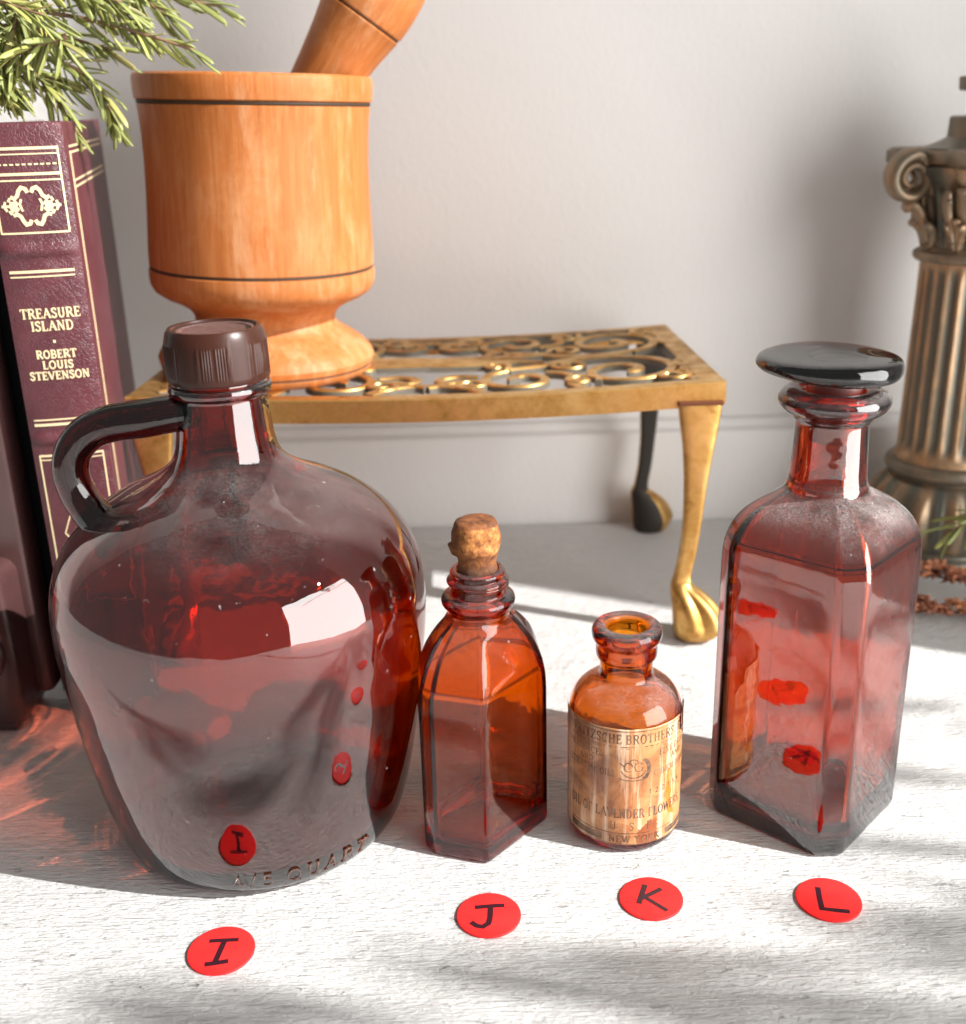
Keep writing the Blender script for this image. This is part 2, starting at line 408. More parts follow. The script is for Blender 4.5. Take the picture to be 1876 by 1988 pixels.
c = mixc(nt, ramp(nt, pst, [(.5, g(0)), (.62, g(.75))]), c, (.84, .64, .46))  # pale vertical streaks: glossy highlights painted into the paper colour
sx = N(nt, 'ShaderNodeSeparateXYZ'); nt.links.new(v, sx.inputs[0])
c = mixc(nt, math_n(nt, 'MULTIPLY', ramp(nt, noise_n(nt, v, 70, 4, .6, 1), [(.45, g(0)), (.62, g(1))]), ramp(nt, math_n(nt, 'ADD', math_n(nt, 'MULTIPLY', sx.outputs['X'], -28.), .5), [(.6, g(0)), (.75, g(.7))])), c, (.17, .075, .05))
nt.links.new(c, b.inputs['Base Color']); b.inputs['Roughness'].default_value = .38
bump(nt, b, pst, .25, .0004)
PRINT, nt, b = mat('label_print')
nt.links.new(ramp(nt, noise_n(nt, coords(nt), 210, 4, .7), [(.38, (.05, .028, .02)), (.66, (.30, .17, .10))]), b.inputs['Base Color']); b.inputs['Roughness'].default_value = .6
LEAF, nt, b = mat('rosemary_leaf')
oi = N(nt, 'ShaderNodeObjectInfo')
c = ramp(nt, oi.outputs['Random'], [(0, (.026, .032, .008)), (.4, (.066, .076, .013)), (.72, (.14, .145, .022)), (.9, (.26, .23, .04)), (.95, (.20, .13, .06)), (1, (.20, .10, .05))])
tcu = N(nt, 'ShaderNodeTexCoord'); sx = N(nt, 'ShaderNodeSeparateXYZ'); nt.links.new(tcu.outputs['Object'], sx.inputs[0])
vein = ramp(nt, math_n(nt, 'ABSOLUTE', sx.outputs['Y']), [(0, g(.45)), (.00035, g(0))])
c = mixc(nt, vein, c, (.45, .50, .16))
nt.links.new(c, b.inputs['Base Color']); b.inputs['Roughness'].default_value = .45
STEM = plain('woody_stem', (.20, .115, .065), .75)
FRESH = LEAF
DRY, nt, b = mat('dried_petals')
oi = N(nt, 'ShaderNodeObjectInfo')
nt.links.new(ramp(nt, oi.outputs['Random'], [(0, (.16, .06, .04)), (.5, (.42, .16, .085)), (1, (.62, .27, .13))]), b.inputs['Base Color']); b.inputs['Roughness'].default_value = .85

# ------------------------------------------------------------------ setting
bm = bmesh.new(); box(bm, (-.265, .1465, -.02), (1.37, .873, .04), None, .0015)
table = from_bm('table', bm, TAB, None, kind='structure', label='white painted table top with brushed rough paint')
table.cycles.is_caustics_receiver = True
bm = bmesh.new(); box(bm, (-.15, .64, .25), (2.4, .08, 1.5))
wall = from_bm('wall', bm, WALL, None, kind='structure', label='plain off-white wall behind the bottles')
# skirting with a rounded top edge
pf = [(.600, -.03), (.5885, -.03), (.5885, .0490), (.5889, .0500), (.5900, .0506), (.5945, .0510), (.5950, .0516), (.5950, .0545), (.5960, .0555), (.6005, .0560)]
rings = [[Vector((x, p[0], p[1])) for p in pf] for x in (-1.2, 1.0)]
vv, ff = skin(rings, True)
mesh('baseboard', vv, ff, WALL, None, True, math.radians(50), kind='structure', label='white skirting board along the foot of the wall')
# the side of the window opening, beyond the right edge of the view: it keeps the sun off the back of the table
bm = bmesh.new(); box(bm, (.62, .519, .25), (.06, .558, 1.5))
from_bm('window_reveal', bm, WALL, None, kind='structure', label='white side wall of the window opening')

# ------------------------------------------------------------------ leafy branch outside the window (casts the dapple)
br = thing('leafy_branch', AIM + to_sun*1.15, 'leafy branch outside the window, dappling the sunlight on the table', 'branch')
e1 = to_sun.cross(Vector((0, 0, 1))).normalized(); e2 = e1.cross(to_sun).normalized()
bm = bmesh.new(); R2 = random.Random(21)
def shade_leaf(gx, gy, L, Wd, ang):
    g0 = Vector((gx, gy, 0)); c = g0 + (AIM + to_sun*5.0 - g0)*((1.15+R2.uniform(-.12, .12))/5.0) - br.location
    # leaf axis follows a direction on the table
    a = Vector((math.cos(ang), math.sin(ang), 0)); a = (a - to_sun*a.dot(to_sun))
    b_ = to_sun.cross(a).normalized(); a.normalize()
    pts = [(-.5, 0), (-.3, .36), (0, .5), (.3, .34), (.5, 0), (.3, -.34), (0, -.5), (-.3, -.36)]
    bm.faces.new([bm.verts.new(c + a*(p[0]*L) + b_*(p[1]*Wd) + to_sun*(.004*abs(p[0]))) for p in pts])
for i in range(36):
    gy = R2.uniform(.195, .252); gx = R2.uniform(.02, .24)
    shade_leaf(gx, gy - .02*abs(gx), R2.uniform(.04, .10), R2.uniform(.0035, .0075), R2.uniform(-.45, -.05))
for i in range(12): shade_leaf(R2.uniform(-.20, -.03), R2.uniform(.205, .236), R2.uniform(.03, .06), R2.uniform(.003, .006), R2.uniform(-.35, 0))
for i in range(16):
    shade_leaf(R2.uniform(.12, .26), R2.uniform(.24, .40), R2.uniform(.03, .06), R2.uniform(.004, .008), R2.uniform(-.3, .1))
from_bm('leaves', bm, plain('branch_leaf', (.07, .12, .03), .6), br, kind='stuff')
tw = [br.location*0 + e1*(-.35) + e2*(-.10), e1*(-.1) + e2*(-.12), e1*.15 + e2*(-.11), e1*.4 + e2*(-.16)]
vv, ff = tube(cr_smooth(tw, 5), .004, 8); mesh('twig', vv, ff, STEM, br)

# ------------------------------------------------------------------ glass bottles
def caster(o): o.cycles.is_caustics_caster = True; return o

def hollow(outer, inner):
    """outer from bottom centre to lip, inner from lip to inner bottom centre"""
    return outer + inner

# ---- the jug
jug = thing('jug', (-.0760, .318, 0), 'large red-brown glass jug with ring handle and brown screw cap', 'jug')
po = [(0, .0022), (.026, .0014), (.036, .0003), (.0400, .0004), (.0430, .0018), (.0455, .0050), (.0475, .0100), (.0500, .0200), (.0525, .0340), (.0545, .0480), (.0558, .0600), (.0569, .0700), (.0572, .0790), (.0566, .0870), (.0548, .0945), (.0515, .1010), (.0465, .1070), (.0400, .1122), (.0325, .1163), (.0255, .1196), (.0200, .1228), (.0165, .1262), (.0148, .1305), (.0140, .1360), (.0135, .1425), (.0133, .1455), (.0146, .1462), (.0150, .1475), (.0146, .1490), (.0130, .1495), (.0128, .1590), (.0120, .1600)]
pi_ = [(.0108, .1595), (.0106, .1400), (.0112, .1320), (.0126, .1262), (.0165, .1212), (.0225, .1176), (.0310, .1133), (.0385, .1090), (.0445, .1040), (.0490, .0985), (.0520, .0925), (.0537, .0860), (.0543, .0790), (.0540, .0700), (.0530, .0600), (.0516, .0480), (.0497, .0340), (.0472, .0200), (.0448, .0110), (.0420, .0070), (.0370, .0052), (.026, .0050), (0, .0056)]
def smooth_prof(p, n=4):
    q = cr_smooth([(a, b_, 0) for a, b_ in p], n); return [(max(0, x.x), x.y) for x in q]
vv, ff = lathe(smooth_prof(po) + smooth_prof(pi_), 128)
caster(mesh('body', vv, ff, GL_JUG, jug))
hp = [(-.0045, -.004, .1415), (-.0120, -.006, .1412), (-.0200, -.008, .1405), (-.0290, -.008, .1395), (-.0365, -.008, .1368), (-.0415, -.008, .1318), (-.0435, -.008, .1255), (-.0425, -.008, .1185), (-.0390, -.009, .1125), (-.0340, -.011, .1080), (-.0300, -.013, .1045)]
hr = [.0046, .0054, .0056, .0055, .0054, .0053, .0053, .0053, .0055, .0062, .0080]
hs = cr_smooth(hp, 5); rs = [x.x for x in cr_smooth([(r, 0, 0) for r in hr], 5)]
vv, ff = tube([Vector(p) + Vector((-.0010, 0, 0)) for p in hs], rs, 24); caster(mesh('handle', vv, ff, GL_HAND, jug))
# cap: knurled skirt, bevelled shoulder, recessed scuffed top
def knurl(r, z, a):
    if .1525 < z < .1610:
        s = (a*120/(2*PI)) % 1.0
        plain_flat = (math.sin(a*6+.6) > .55)
        return r + (0 if plain_flat else (.00022 if s < .5 else 0))
    return r
cp = [(0, .1500), (.0140, .1500), (.0146, .1502), (.0149, .1508), (.0149, .1520), (.0149, .1526), (.0148, .1570), (.0147, .1608), (.0146, .1616), (.0140, .1640), (.0132, .1652), (.0122, .1652), (.0118, .1646), (.0112, .1643), (0, .1643)]
cap = mesh('cap', *lathe(cp, 240, knurl), CAPM, jug, True, math.radians(28))
mesh('cap_disc', *lathe([(0, .16432), (.0105, .16432), (.0113, .16455), (.0113, .16435), (0, .1642)], 64), CAPT, cap)
def on_jug(x, y, h):          # raised lettering round the heel
    zr = .0055 + y; r = .0459 + (zr-.0055)*.42 + h; a = -PI/2 + x/.047
    return Vector((r*math.cos(a), r*math.sin(a), zr))
ts = text_strokes('4/5 QUART', .0054, .0205, 0, .35, total=.044)
vv, ff = ribbon(ts, .00060, .00016, on_jug, -.0002); mesh('embossed_lettering', vv, ff, GL_JUG, jug, False, label='raised 4/5 QUART lettering near the jug base')

# ---- polygonal bottles: rounded polygon lofted up into a round neck
def round_poly(poly, rc, n=6, m=7):
    P = [Vector(p) for p in poly]; out = []; L = len(P); segs = []
    for i in range(L):
        a, p, c = P[i-1], P[i], P[(i+1) % L]
        d0, d1 = (a-p).normalized(), (c-p).normalized(); ang = d0.angle(d1)
        t = min(rc/math.tan(ang/2), .42*min((a-p).length, (c-p).length))
        s, e = p+d0*t, p+d1*t
        segs.append([(s*(1-k/n)*(1-k/n) + p*2*(k/n)*(1-k/n) + e*(k/n)**2) for k in range(n+1)])
    for i in range(L):
        out += segs[i]; e, s = segs[i][-1], segs[(i+1) % L][0]
        out += [e.lerp(s, k/m) for k in range(1, m)]
    return out
def offset_ring(R, d):
    n = len(R); out = []
    for i in range(n):
        t = (R[(i+1) % n]-R[i-1]).normalized(); out.append(R[i] + Vector((-t.y, t.x))*d)   # ccw ring: inward
    return out
def poly_bottle(name, parent, mt, ring, wall_t, levels, neck_o, neck_i, floor):
    """levels (z, scale, roundness, neck radius) outside ; mirrored inside with an offset ring ; neck_* lathe profiles"""
    n = len(ring); rows = []
    def row(R, s, k, r, z):
        o = []
        for p in R:
            a = math.atan2(p.y, p.x); q = p*s; c = Vector((math.cos(a)*r, math.sin(a)*r)); o.append(q.lerp(c, k))
        return [Vector((q.x, q.y, z)) for q in o]
    def circ(r, z):
        return [Vector((math.cos(math.atan2(p.y, p.x))*r, math.sin(math.atan2(p.y, p.x))*r, z)) for p in ring]
    rows.append(row(ring, .80, 0, 0, .0012)); rows.append(row(ring, .90, 0, 0, .0001)); rows.append(row(ring, .955, 0, 0, .0001)); rows.append(row(ring, .985, 0, 0, .0010))
    for (z, s, k, r) in levels: rows.append(row(ring, s, k, r, z))
    for (r, z) in neck_o: rows.append(circ(r, z))
    for (r, z) in neck_i: rows.append(circ(r, z))
    Rm = sum(p.length for p in ring)/n; inn = [p*(1-wall_t/Rm) for p in ring]
    for (z, s, k, r) in reversed(levels):
        if z > floor + .004: rows.append(row(inn, s if s > .97 else s*.985, k, max(r-wall_t, .003), z - (.0012 if s < .97 else 0)))
    rows.append(row(inn, .985, 0, 0, floor+.0022)); rows.append(row(inn, .93, 0, 0, floor+.0006)); rows.append(row(inn, .80, 0, 0, floor))
    vv, ff = skin(rows, True)
    return caster(mesh(name, vv, ff, mt, parent))
def interp_levels(pts, n=3):
    q = cr_smooth([(a, b_, c) for a, b_, c, d in pts], n); q2 = cr_smooth([(d, 0, 0) for a, b_, c, d in pts], n)
    return [(p.x, p.y, max(0, min(1, p.z)), r.x) for p, r in zip(q, q2)]

# J : small amber bottle with flat panels, screw neck and old cork
JC = Vector((-.0022, .3095))
jp = [(-.0014, .2862), (.0186, .3087), (.0175, .3235), (.0142, .3278), (-.0026, .3328), (-.0226, .3103), (-.0212, .2955), (-.0178, .2915)]
ring = round_poly([Vector(p)-JC for p in jp], .0016, 5, 8)
ftl = thing('panelled_bottle', (JC.x, JC.y, 0), 'small amber panelled bottle with a broken cork in its threaded neck', 'bottle')
lv = [(.0024, 1, 0, .0098), (.012, 1, 0, .0098), (.03, 1, 0, .0098), (.046, 1, 0, .0098)] + interp_levels([(.050, 1, 0, .0098), (.0555, .985, .0, .0098), (.0615, .93, .02, .0098), (.0675, .825, .08, .0098), (.0725, .68, .25, .0098), (.0755, .55, .6, .0098), (.0770, .50, 1, .0098)], 4)
nko = smooth_prof([(.0096, .0776), (.0100, .0786), (.0110, .0797), (.0114, .0810), (.0110, .0824), (.0098, .0831), (.0087, .0835), (.0086, .0850), (.0087, .0862), (.0094, .0869), (.0095, .0877), (.0089, .0885), (.0084, .0889), (.0085, .0897), (.0083, .0907), (.0076, .0912)], 3)
nki = smooth_prof([(.0068, .0912), (.0063, .0905), (.0061, .088), (.0061, .082), (.0066, .0780)], 2)
jb = poly_bottle('body', ftl, GL_J, ring, .0023, lv, nko, nki, .0042)
th = [];
for i in range(60):
    a = -2.4 + i*(4.9/59); th.append((math.cos(a)*.0089, math.sin(a)*.0089, .0864 - (i/59)*.0022 + .0008))
vv, ff = tube(th, [.0007*min(1, min(i, 59-i)/8+.15) for i in range(60)], 10); mesh('screw_thread', vv, ff, GL_J, ftl)
cork = thing('cork_stopper', (JC.x, JC.y, 0), 'broken dark brown cork stuck in the small panelled bottle', 'cork')
def corkfn(r, z, a):
    p = Vector((math.cos(a)*r, math.sin(a)*r, z))
    q = r*(1 + .10*noise.noise(p*190) + .04*noise.noise(p*600))
    if z > .0975:   # broken bite on the front
        d = math.cos(a + 1.25)
        q *= 1 - .20*max(0, d)**3*min(1, (z-.0975)/.003)
    if .0955 < z < .0995: q += .0016*max(0, math.cos(a-PI*.98))**18
    return q
cpf = smooth_prof([(0, .0800), (.0052, .0800), (.0058, .0830), (.0060, .0900), (.0058, .0935), (.0062, .0960), (.0071, .0985), (.0073, .1010), (.0071, .1035), (.0067, .1055), (.0058, .1066), (.0030, .1069), (0, .1068)], 4)
vv, ff = lathe(cpf, 72, corkfn)
ck = mesh('cork_body', vv, ff, CORK, cork)
ca = ck.data.attributes.new('chip', 'FLOAT', 'POINT')
for i, vx in enumerate(ck.data.vertices):
    x, y, z = vx.co; a = math.atan2(y, x); d = math.cos(a+1.25)
    n_ = noise.noise(Vector((x, y, z))*260)*.25
    ca.data[i].value = max(0, min(1, (d-.25+n_)*3))*(1 if .0975+n_*.004 < z < .1052 else 0)

# L : tall square ruby bottle with flat glass stopper
LC = Vector((.1040, .3155)); hs_ = .02425; chf = .0060
sq = []
for (sx, sy) in ((1, -1), (1, 1), (-1, 1), (-1, -1)):
    p = Vector((sx*hs_, sy*hs_)); a_ = p.copy(); 
    if sx*sy < 0: sq += [p + Vector((-sx*chf, 0)), p + Vector((0, -sy*chf))]
    else: sq += [p + Vector((0, -sy*chf)), p + Vector((-sx*chf, 0))]
rot = Matrix.Rotation(math.radians(-43.5), 2)
ring = round_poly([rot @ p for p in sq], .0030, 5, 8)
bl_ = thing('square_bottle', (LC.x, LC.y, 0), 'tall square red-brown bottle with flared lip and flat glass stopper', 'bottle')
lv = [(.0026, 1, 0, .0113), (.015, 1, 0, .0113), (.05, 1, 0, .0113), (.084, 1, 0, .0113)] + interp_levels([(.089, 1, 0, .0113), (.0945, .985, 0, .0113), (.1000, .935, .02, .0113), (.1050, .84, .08, .0113), (.1085, .71, .22, .0113), (.1110, .575, .5, .0116), (.1128, .48, .9, .0121), (.1145, .46, 1, .0117)], 4)
nko = smooth_prof([(.0113, .117), (.0110, .1225), (.0107, .1290), (.0106, .1325), (.0108, .1332), (.0113, .1338), (.0120, .1350), (.0144, .1364), (.0157, .1380), (.0161, .1396), (.0156, .1412), (.0142, .1424), (.0122, .1429), (.0102, .1428)], 3)
nki = smooth_prof([(.0090, .1424), (.0086, .1410), (.0084, .137), (.0080, .126), (.0082, .1180), (.0088, .1150)], 2)
poly_bottle('body', bl_, GL_L, ring, .0030, lv, nko, nki, .0050)
stp = thing('glass_stopper', (LC.x, LC.y, .1424), 'flat dark glass stopper resting in the tall square bottle', 'stopper')
dp = smooth_prof([(0, .0040), (.0070, .0040), (.0150, .0044), (.0186, .0052), (.0199, .0066), (.0202, .0082), (.0199, .0098), (.0190, .0108), (.0165, .0113), (.0090, .0116), (0, .0117)], 4)
vv, ff = lathe(dp, 96)
Rt = Matrix.Rotation(math.radians(2.2), 3, 'Y'); 
def sq_(p):
    p = Vector(p); p.x *= 1.0 if p.x > 0 else 1.06
    if p.x < 0: p.z = .0078 + (p.z-.0078)*(1 + p.x*16)     # thinner towards the left rim
    return Rt @ p + Vector((-.0022, 0, -.0006))
GL_S = glass('dark_ruby_glass', 1500, (.80, .30, .15), 1.75)
caster(mesh('disc', [sq_(p) for p in vv], ff, GL_S, stp))
vv, ff = lathe(smooth_prof([(0, -.0150), (.0060, -.0150), (.0066, -.0140), (.0074, -.0030), (.0078, .0015), (.0080, .0044)], 3)+[(0, .0044)], 64)
GL_ST, nt, b = mat('ground_glass_stem'); b.inputs['Base Color'].default_value = (.30, .13, .12, 1); b.inputs['Roughness'].default_value = .45; b.inputs['Transmission Weight'].default_value = .45
mesh('stem', vv, ff, GL_ST, stp)

# K : little round bottle with paper label
KB = thing('vial', (.0434, .3075, 0), 'little round amber bottle with peeling paper label and open mouth', 'bottle')
po = [(0, .0016), (.011, .0012), (.0150, .0001), (.0165, .0006), (.0175, .0022), (.0179, .0050), (.0180, .015), (.0180, .030), (.0180, .0400), (.0178, .0435), (.0170, .0470), (.0152, .0502), (.0125, .0525), (.0098, .0540), (.0085, .0553), (.0082, .0575), (.0083, .0600), (.0085, .0610), (.0094, .0618), (.0096, .0640), (.0095, .0658), (.0097, .0665), (.0105, .0675), (.0109, .0690), (.0107, .0706), (.0100, .0717), (.0088, .0722)]
pi_ = [(.0075, .0721), (.0066, .0714), (.0062, .0700), (.0060, .0640), (.0060, .0560), (.0066, .0535), (.0095, .0515), (.0128, .0495), (.0148, .0468), (.0158, .0435), (.0160, .0400), (.0160, .030), (.0160, .015), (.0158, .0070), (.0148, .0048), (.011, .0042), (0, .0046)]
caster(mesh('body', *lathe(smooth_prof(po, 3)+smooth_prof(pi_, 3), 96), GL_K, KB))
# label paper: grid on the cylinder with torn-away pieces
LR = .01812; z0, z1 = .0040, .0455
def on_vial(x, y, h):
    a = -PI/2 + x/.018; return Vector(((LR+h)*math.cos(a), (LR+h)*math.sin(a), y))
def inside(x, y, poly):
    c = False
    for i in range(len(poly)):
        (x1, y1), (x2, y2) = poly[i-1], poly[i]
        if (y1 > y) != (y2 > y) and x < (x2-x1)*(y-y1)/(y2-y1)+x1: c = not c
    return c
torn = [[(.0020, .0030), (.0018, .0085), (.0056, .0123), (.0085, .0130), (.0087, .0100), (.0087, .0030)],
        [(.0130, .0125), (.0118, .0200), (.0122, .0285), (.0131, .0292), (.0136, .0230), (.0150, .0150), (.0162, .0110)],
        [(.0185, .040), (.0180, .0462), (.0230, .0462), (.0230, .036)]]
verts, faces, vid, stain = [], [], {}, []
nx, ny = 170, 84; xa, xb = -.0300, .0285
def vget(i, j):
    if (i, j) not in vid:
        x = xa+(xb-xa)*i/nx; y = z0+(z1-z0)*j/ny
        if j == ny: y += .00008*math.sin(x*700)
        vid[(i, j)] = len(verts); verts.append(on_vial(x, y, .00004*math.sin(y*700)+.00003*noise.noise(Vector((x*300, y*300, 0)))))
    return vid[(i, j)]
for i in range(nx):
    for j in range(ny):
        x = xa+(xb-xa)*(i+.5)/nx; y = z0+(z1-z0)*(j+.5)/ny
        w_ = .0002*noise.noise(Vector((x*1500, y*1500, 3)))
        if inside(x+w_*2, y+w_*2, torn[2]): continue
        stain.append(1 if inside(x+w_*2, y+w_*2, torn[0]) else (2 if inside(x+w_*2, y+w_*2, torn[1]) else 0))
        faces.append((vget(i, j), vget(i+1, j), vget(i+1, j+1), vget(i, j+1)))
lab = mesh('paper_label', verts, faces, PAPER, KB)
def stain_mat(name, c0, c1):
    m, nt, b = mat(name)
    nt.links.new(ramp(nt, noise_n(nt, coords(nt), 260, 5, .65), [(.3, c0), (.7, c1)]), b.inputs['Base Color']); b.inputs['Roughness'].default_value = .35; return m
lab.data.materials.append(stain_mat('oil_stain', (.24, .060, .016), (.34, .10, .028))); lab.data.materials.append(stain_mat('bared_amber', (.46, .13, .016), (.62, .20, .03)))
for p, k in zip(lab.data.polygons, stain): p.material_index = k
sm = lab.modifiers.new('thickness', 'SOLIDIFY'); sm.thickness = .00008; sm.offset = 1
tx = []
tx += text_strokes('FRITZSCHE BROTHERS. INC', .0030, .0010, .0405, .18, total=.043)
def bar(x0_, x1_, y, wf=1):
    n_ = 24; return ([(x0_+(x1_-x0_)*k/n_, y) for k in range(n_+1)], wf)
tx += [bar(-.0215, .0225, .0447, .6), bar(-.0215, .0225, .0393, .7), bar(-.0215, .0225, .0387, .4)]
fine = []
fine += text_strokes('ESSENCES', .0022, -.0150, .0352, .2, total=.0125) + text_strokes('AND', .0018, -.0150, .0325, .2, total=.0052) + text_strokes('ESSENTIAL OILS', .0022, -.0140, .0288, .2, total=.0175)
fine += text_strokes('FINE DRUGS', .0022, .0160, .0352, .2, total=.0145) + text_strokes('AND', .0018, .0165, .0325, .2, total=.0052) + text_strokes('CHEMICAL PRODUCTS', .0020, .0158, .0285, .15, total=.0175)
fine += text_strokes('122156', .0017, .0120, .0222, .8, total=.0130)
tx += text_strokes('OIL OF LAVENDER FLOWERS.', .0031, -.0010, .0140, .16, total=.042)
fine += text_strokes('U. S. P.', .0028, .0010, .0095, .5, total=.0150)
tx += text_strokes('NEW YORK', .0023, .0015, .0050, .2, total=.0165)
tx += [bar(-.0215, .0225, .0082, .5), bar(-.0215, .0225, .0043, .5)]
# central crest
cx_, cy_ = .0005, .0315
crest = [(arc(cx_, cy_+.0006, .0040, .0036, 200, 340, 12), .8), (arc(cx_-.0016, cy_+.0008, .0013, .0016, 0, 300, 10), .5), (arc(cx_+.0016, cy_+.0008, .0013, .0016, 40, 360, 10), .5),
         (arc(cx_, cy_-.0028, .0046, .0012, 190, 350, 10), .7), (arc(cx_+.0024, cy_+.0001, .0022, .0036, -70, 70, 10), 2.2), (arc(cx_+.0030, cy_+.0001, .0020, .0034, -60, 60, 10), 1.8), ([(cx_-.003, cy_+.0012), (cx_-.0042, cy_+.0022)], .5), (arc(cx_, cy_+.0028, .0012, .0007, 0, 180, 8), .5)]
tx += crest
sides = [([(-.0215+.012*k/8, .0062) for k in range(9)], 4.6), ([(.0125+.010*k/8, .0062) for k in range(9)], 4.6)]
def not_torn(sts):
    return [s for s in sts if not any(inside(sum(p[0] for p in s[0])/len(s[0]), sum(p[1] for p in s[0])/len(s[0]), t) for t in torn[2:])]
vv, ff = ribbon(not_torn(tx), .00040, .00012, on_vial, .00009, 1e-7); mesh('print', vv, ff, PRINT, lab, False)
vv, ff = ribbon(not_torn(fine), .00026, .00012, on_vial, .00009, 1e-7); mesh('print', vv, ff, PRINT, lab, False)
for sd_ in sides:
    vv, ff = ribbon([sd_], .00050, .00011, on_vial, .00009, 1e-7); mesh('print', vv, ff, PRINT, lab, False)

# ------------------------------------------------------------------ red dot stickers
dots = [('I', (-.0773, .2517), [[(-3.9, 3.5), (0, 3.7), (3.9, 3.85)], [(.2, 3.5), (-.8, -5.2)], [(-3.2, -5.6), (0, -5.1), (2.6, -4.5)]], 'red dot sticker marked I in front of the jug'),
        ('J', (-.0015, .2633), [[(-3.8, 3.1), (.5, 3.5), (4.4, 3.65)], [(.6, 3.5), (.35, -1.5), (-.1, -3.8), (-1.8, -5.2), (-3.6, -4.7), (-5.0, -3.3)]], 'red dot sticker marked J in front of the panelled bottle'),
        ('K', (.0468, .2686), [[(-1.0, 5.7), (-3.9, -2.2)], [(3.5, 3.7), (-3.2, -.4)], [(-1.6, 0), (3.7, -5.8)]], 'red dot sticker marked K in front of the label bottle'),
        ('L', (.0988, .2660), [[(-1.8, 4.9), (-2.6, .4), (-3.2, -4.1), (.4, -4.9), (4.2, -5.6)]], 'red dot sticker marked L in front of the tall square bottle')]
for k, (ch, (x, y), sts, lab_) in enumerate(dots):
    t = thing('dot_sticker', (x, y, .0002), lab_, 'sticker', 'lettered red dot stickers')
    rx, ry = .0094, .0096
    prof = [(0, -.0001), (rx, -.0001), (rx+.00006, .0003), (rx, .0005), (rx-.0003, .00055), (0, .00055)]
    t.rotation_euler = (.010*math.sin(k*2.3+1), .012*math.cos(k*1.7), 0)
    mesh('disc', *lathe(prof, 64), REDS, t)
    vv, ff = ribbon([([(p[0]*.001, p[1]*.001) for p in s], 1 + .12*math.sin(7*k+i)) for i, s in enumerate(sts)], .00150, .00004, lambda a, b_, h: Vector((a, b_, .00055+h)), 0, 6e-6)
    mesh('marker_letter', vv, ff, INK, t, False)

# ------------------------------------------------------------------ brass trivet
tv = thing('trivet', (-.0225, .508, 0), 'brass trivet with pierced scroll top on paw-footed legs', 'trivet')
PX0, PX1, PY0, PY1, PT = -.1450, .1008, .4420, .5680, .1148
CX = -.0225
def sag(x): # the cast plate has bowed a little
    return -.0042*(1-((x)/.124)**2)*(1 if abs(x) < .124 else 0)
def edge(a, b_, n=40): return [(a[0]+(b_[0]-a[0])*k/n - CX, a[1]+(b_[1]-a[1])*k/n - .508) for k in range(n)]
FB = .0072
def loop4(x0, x1, x2, x3, y0, y1): return edge((x0, y0), (x1, y0)) + edge((x1, y0), (x2, y1), 20) + edge((x2, y1), (x3, y1)) + edge((x3, y1), (x0, y0), 20)
lo = loop4(PX0, PX1, PX1-.004, PX0+.004, PY0, PY1); li = loop4(PX0+FB+.003, PX1-FB-.003, PX1-FB-.006, PX0+FB+.006, PY0+FB, PY1-FB+.002)
rings = []
for a, c in zip(lo, li):
    zt = PT; A = Vector((a[0], a[1], 0)); C_ = Vector((c[0], c[1], 0)); e_ = (C_-A)*.06
    za, zc = PT+sag(a[0]), PT+sag(c[0])
    rings.append([A+Vector((0, 0, za-.0050)), A+Vector((0, 0, za-.0004)), A+e_+Vector((0, 0, za)), C_-e_+Vector((0, 0, zc)), C_+Vector((0, 0, zc-.0005)), C_+Vector((0, 0, zc-.0050))])
vv, ff = skin(rings + [rings[0]], True, False, False)
nb = len(rings)*6; ff = [tuple(i_ % nb for i_ in f_) for f_ in ff]; vv = vv[:nb]
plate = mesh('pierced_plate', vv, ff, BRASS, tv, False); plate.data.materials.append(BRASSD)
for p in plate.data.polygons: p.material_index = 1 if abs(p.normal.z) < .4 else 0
def scroll(pts, widths, dz):
    P = cr_smooth([(x, y, 0) for x, y in pts], 6); W_ = [q.x for q in cr_smooth([(w_, 0, 0) for w_ in widths], 6)]
    rings = []; n_ = len(P)
    for i, p in enumerate(P):
        t = (P[min(i+1, n_-1)]-P[max(i-1, 0)]).normalized(); nn = Vector((-t.y, t.x, 0)); hw = max(.0004, W_[i]/2)
        zt = PT + sag(p.x) + dz; zb = zt-.0030
        rings.append([p+nn*hw+Vector((0, 0, zb)), p+nn*hw+Vector((0, 0, zt-.0006)), p+nn*hw*.78+Vector((0, 0, zt)), p-nn*hw*.78+Vector((0, 0, zt)), p-nn*hw+Vector((0, 0, zt-.0006)), p-nn*hw+Vector((0, 0, zb))])
    vv, ff = skin(rings); o = mesh('scroll', vv, ff, BRASS, tv, False)
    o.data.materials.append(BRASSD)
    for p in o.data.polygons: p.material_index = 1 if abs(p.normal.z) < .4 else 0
def spiral(cx, cy_, r0_, r1_, a0, a1, n=16):
    return [(cx+(r0_+(r1_-r0_)*k/n)*math.cos(math.radians(a0+(a1-a0)*k/n)), cy_+(r0_+(r1_-r0_)*k/n)*math.sin(math.radians(a0+(a1-a0)*k/n))) for k in range(n+1)]
def wd(n, a, b_, c): return [a+(b_-a)*k/(n/2) if k < n/2 else b_+(c-b_)*(k-n/2)/(n/2) for k in range(n+1)]
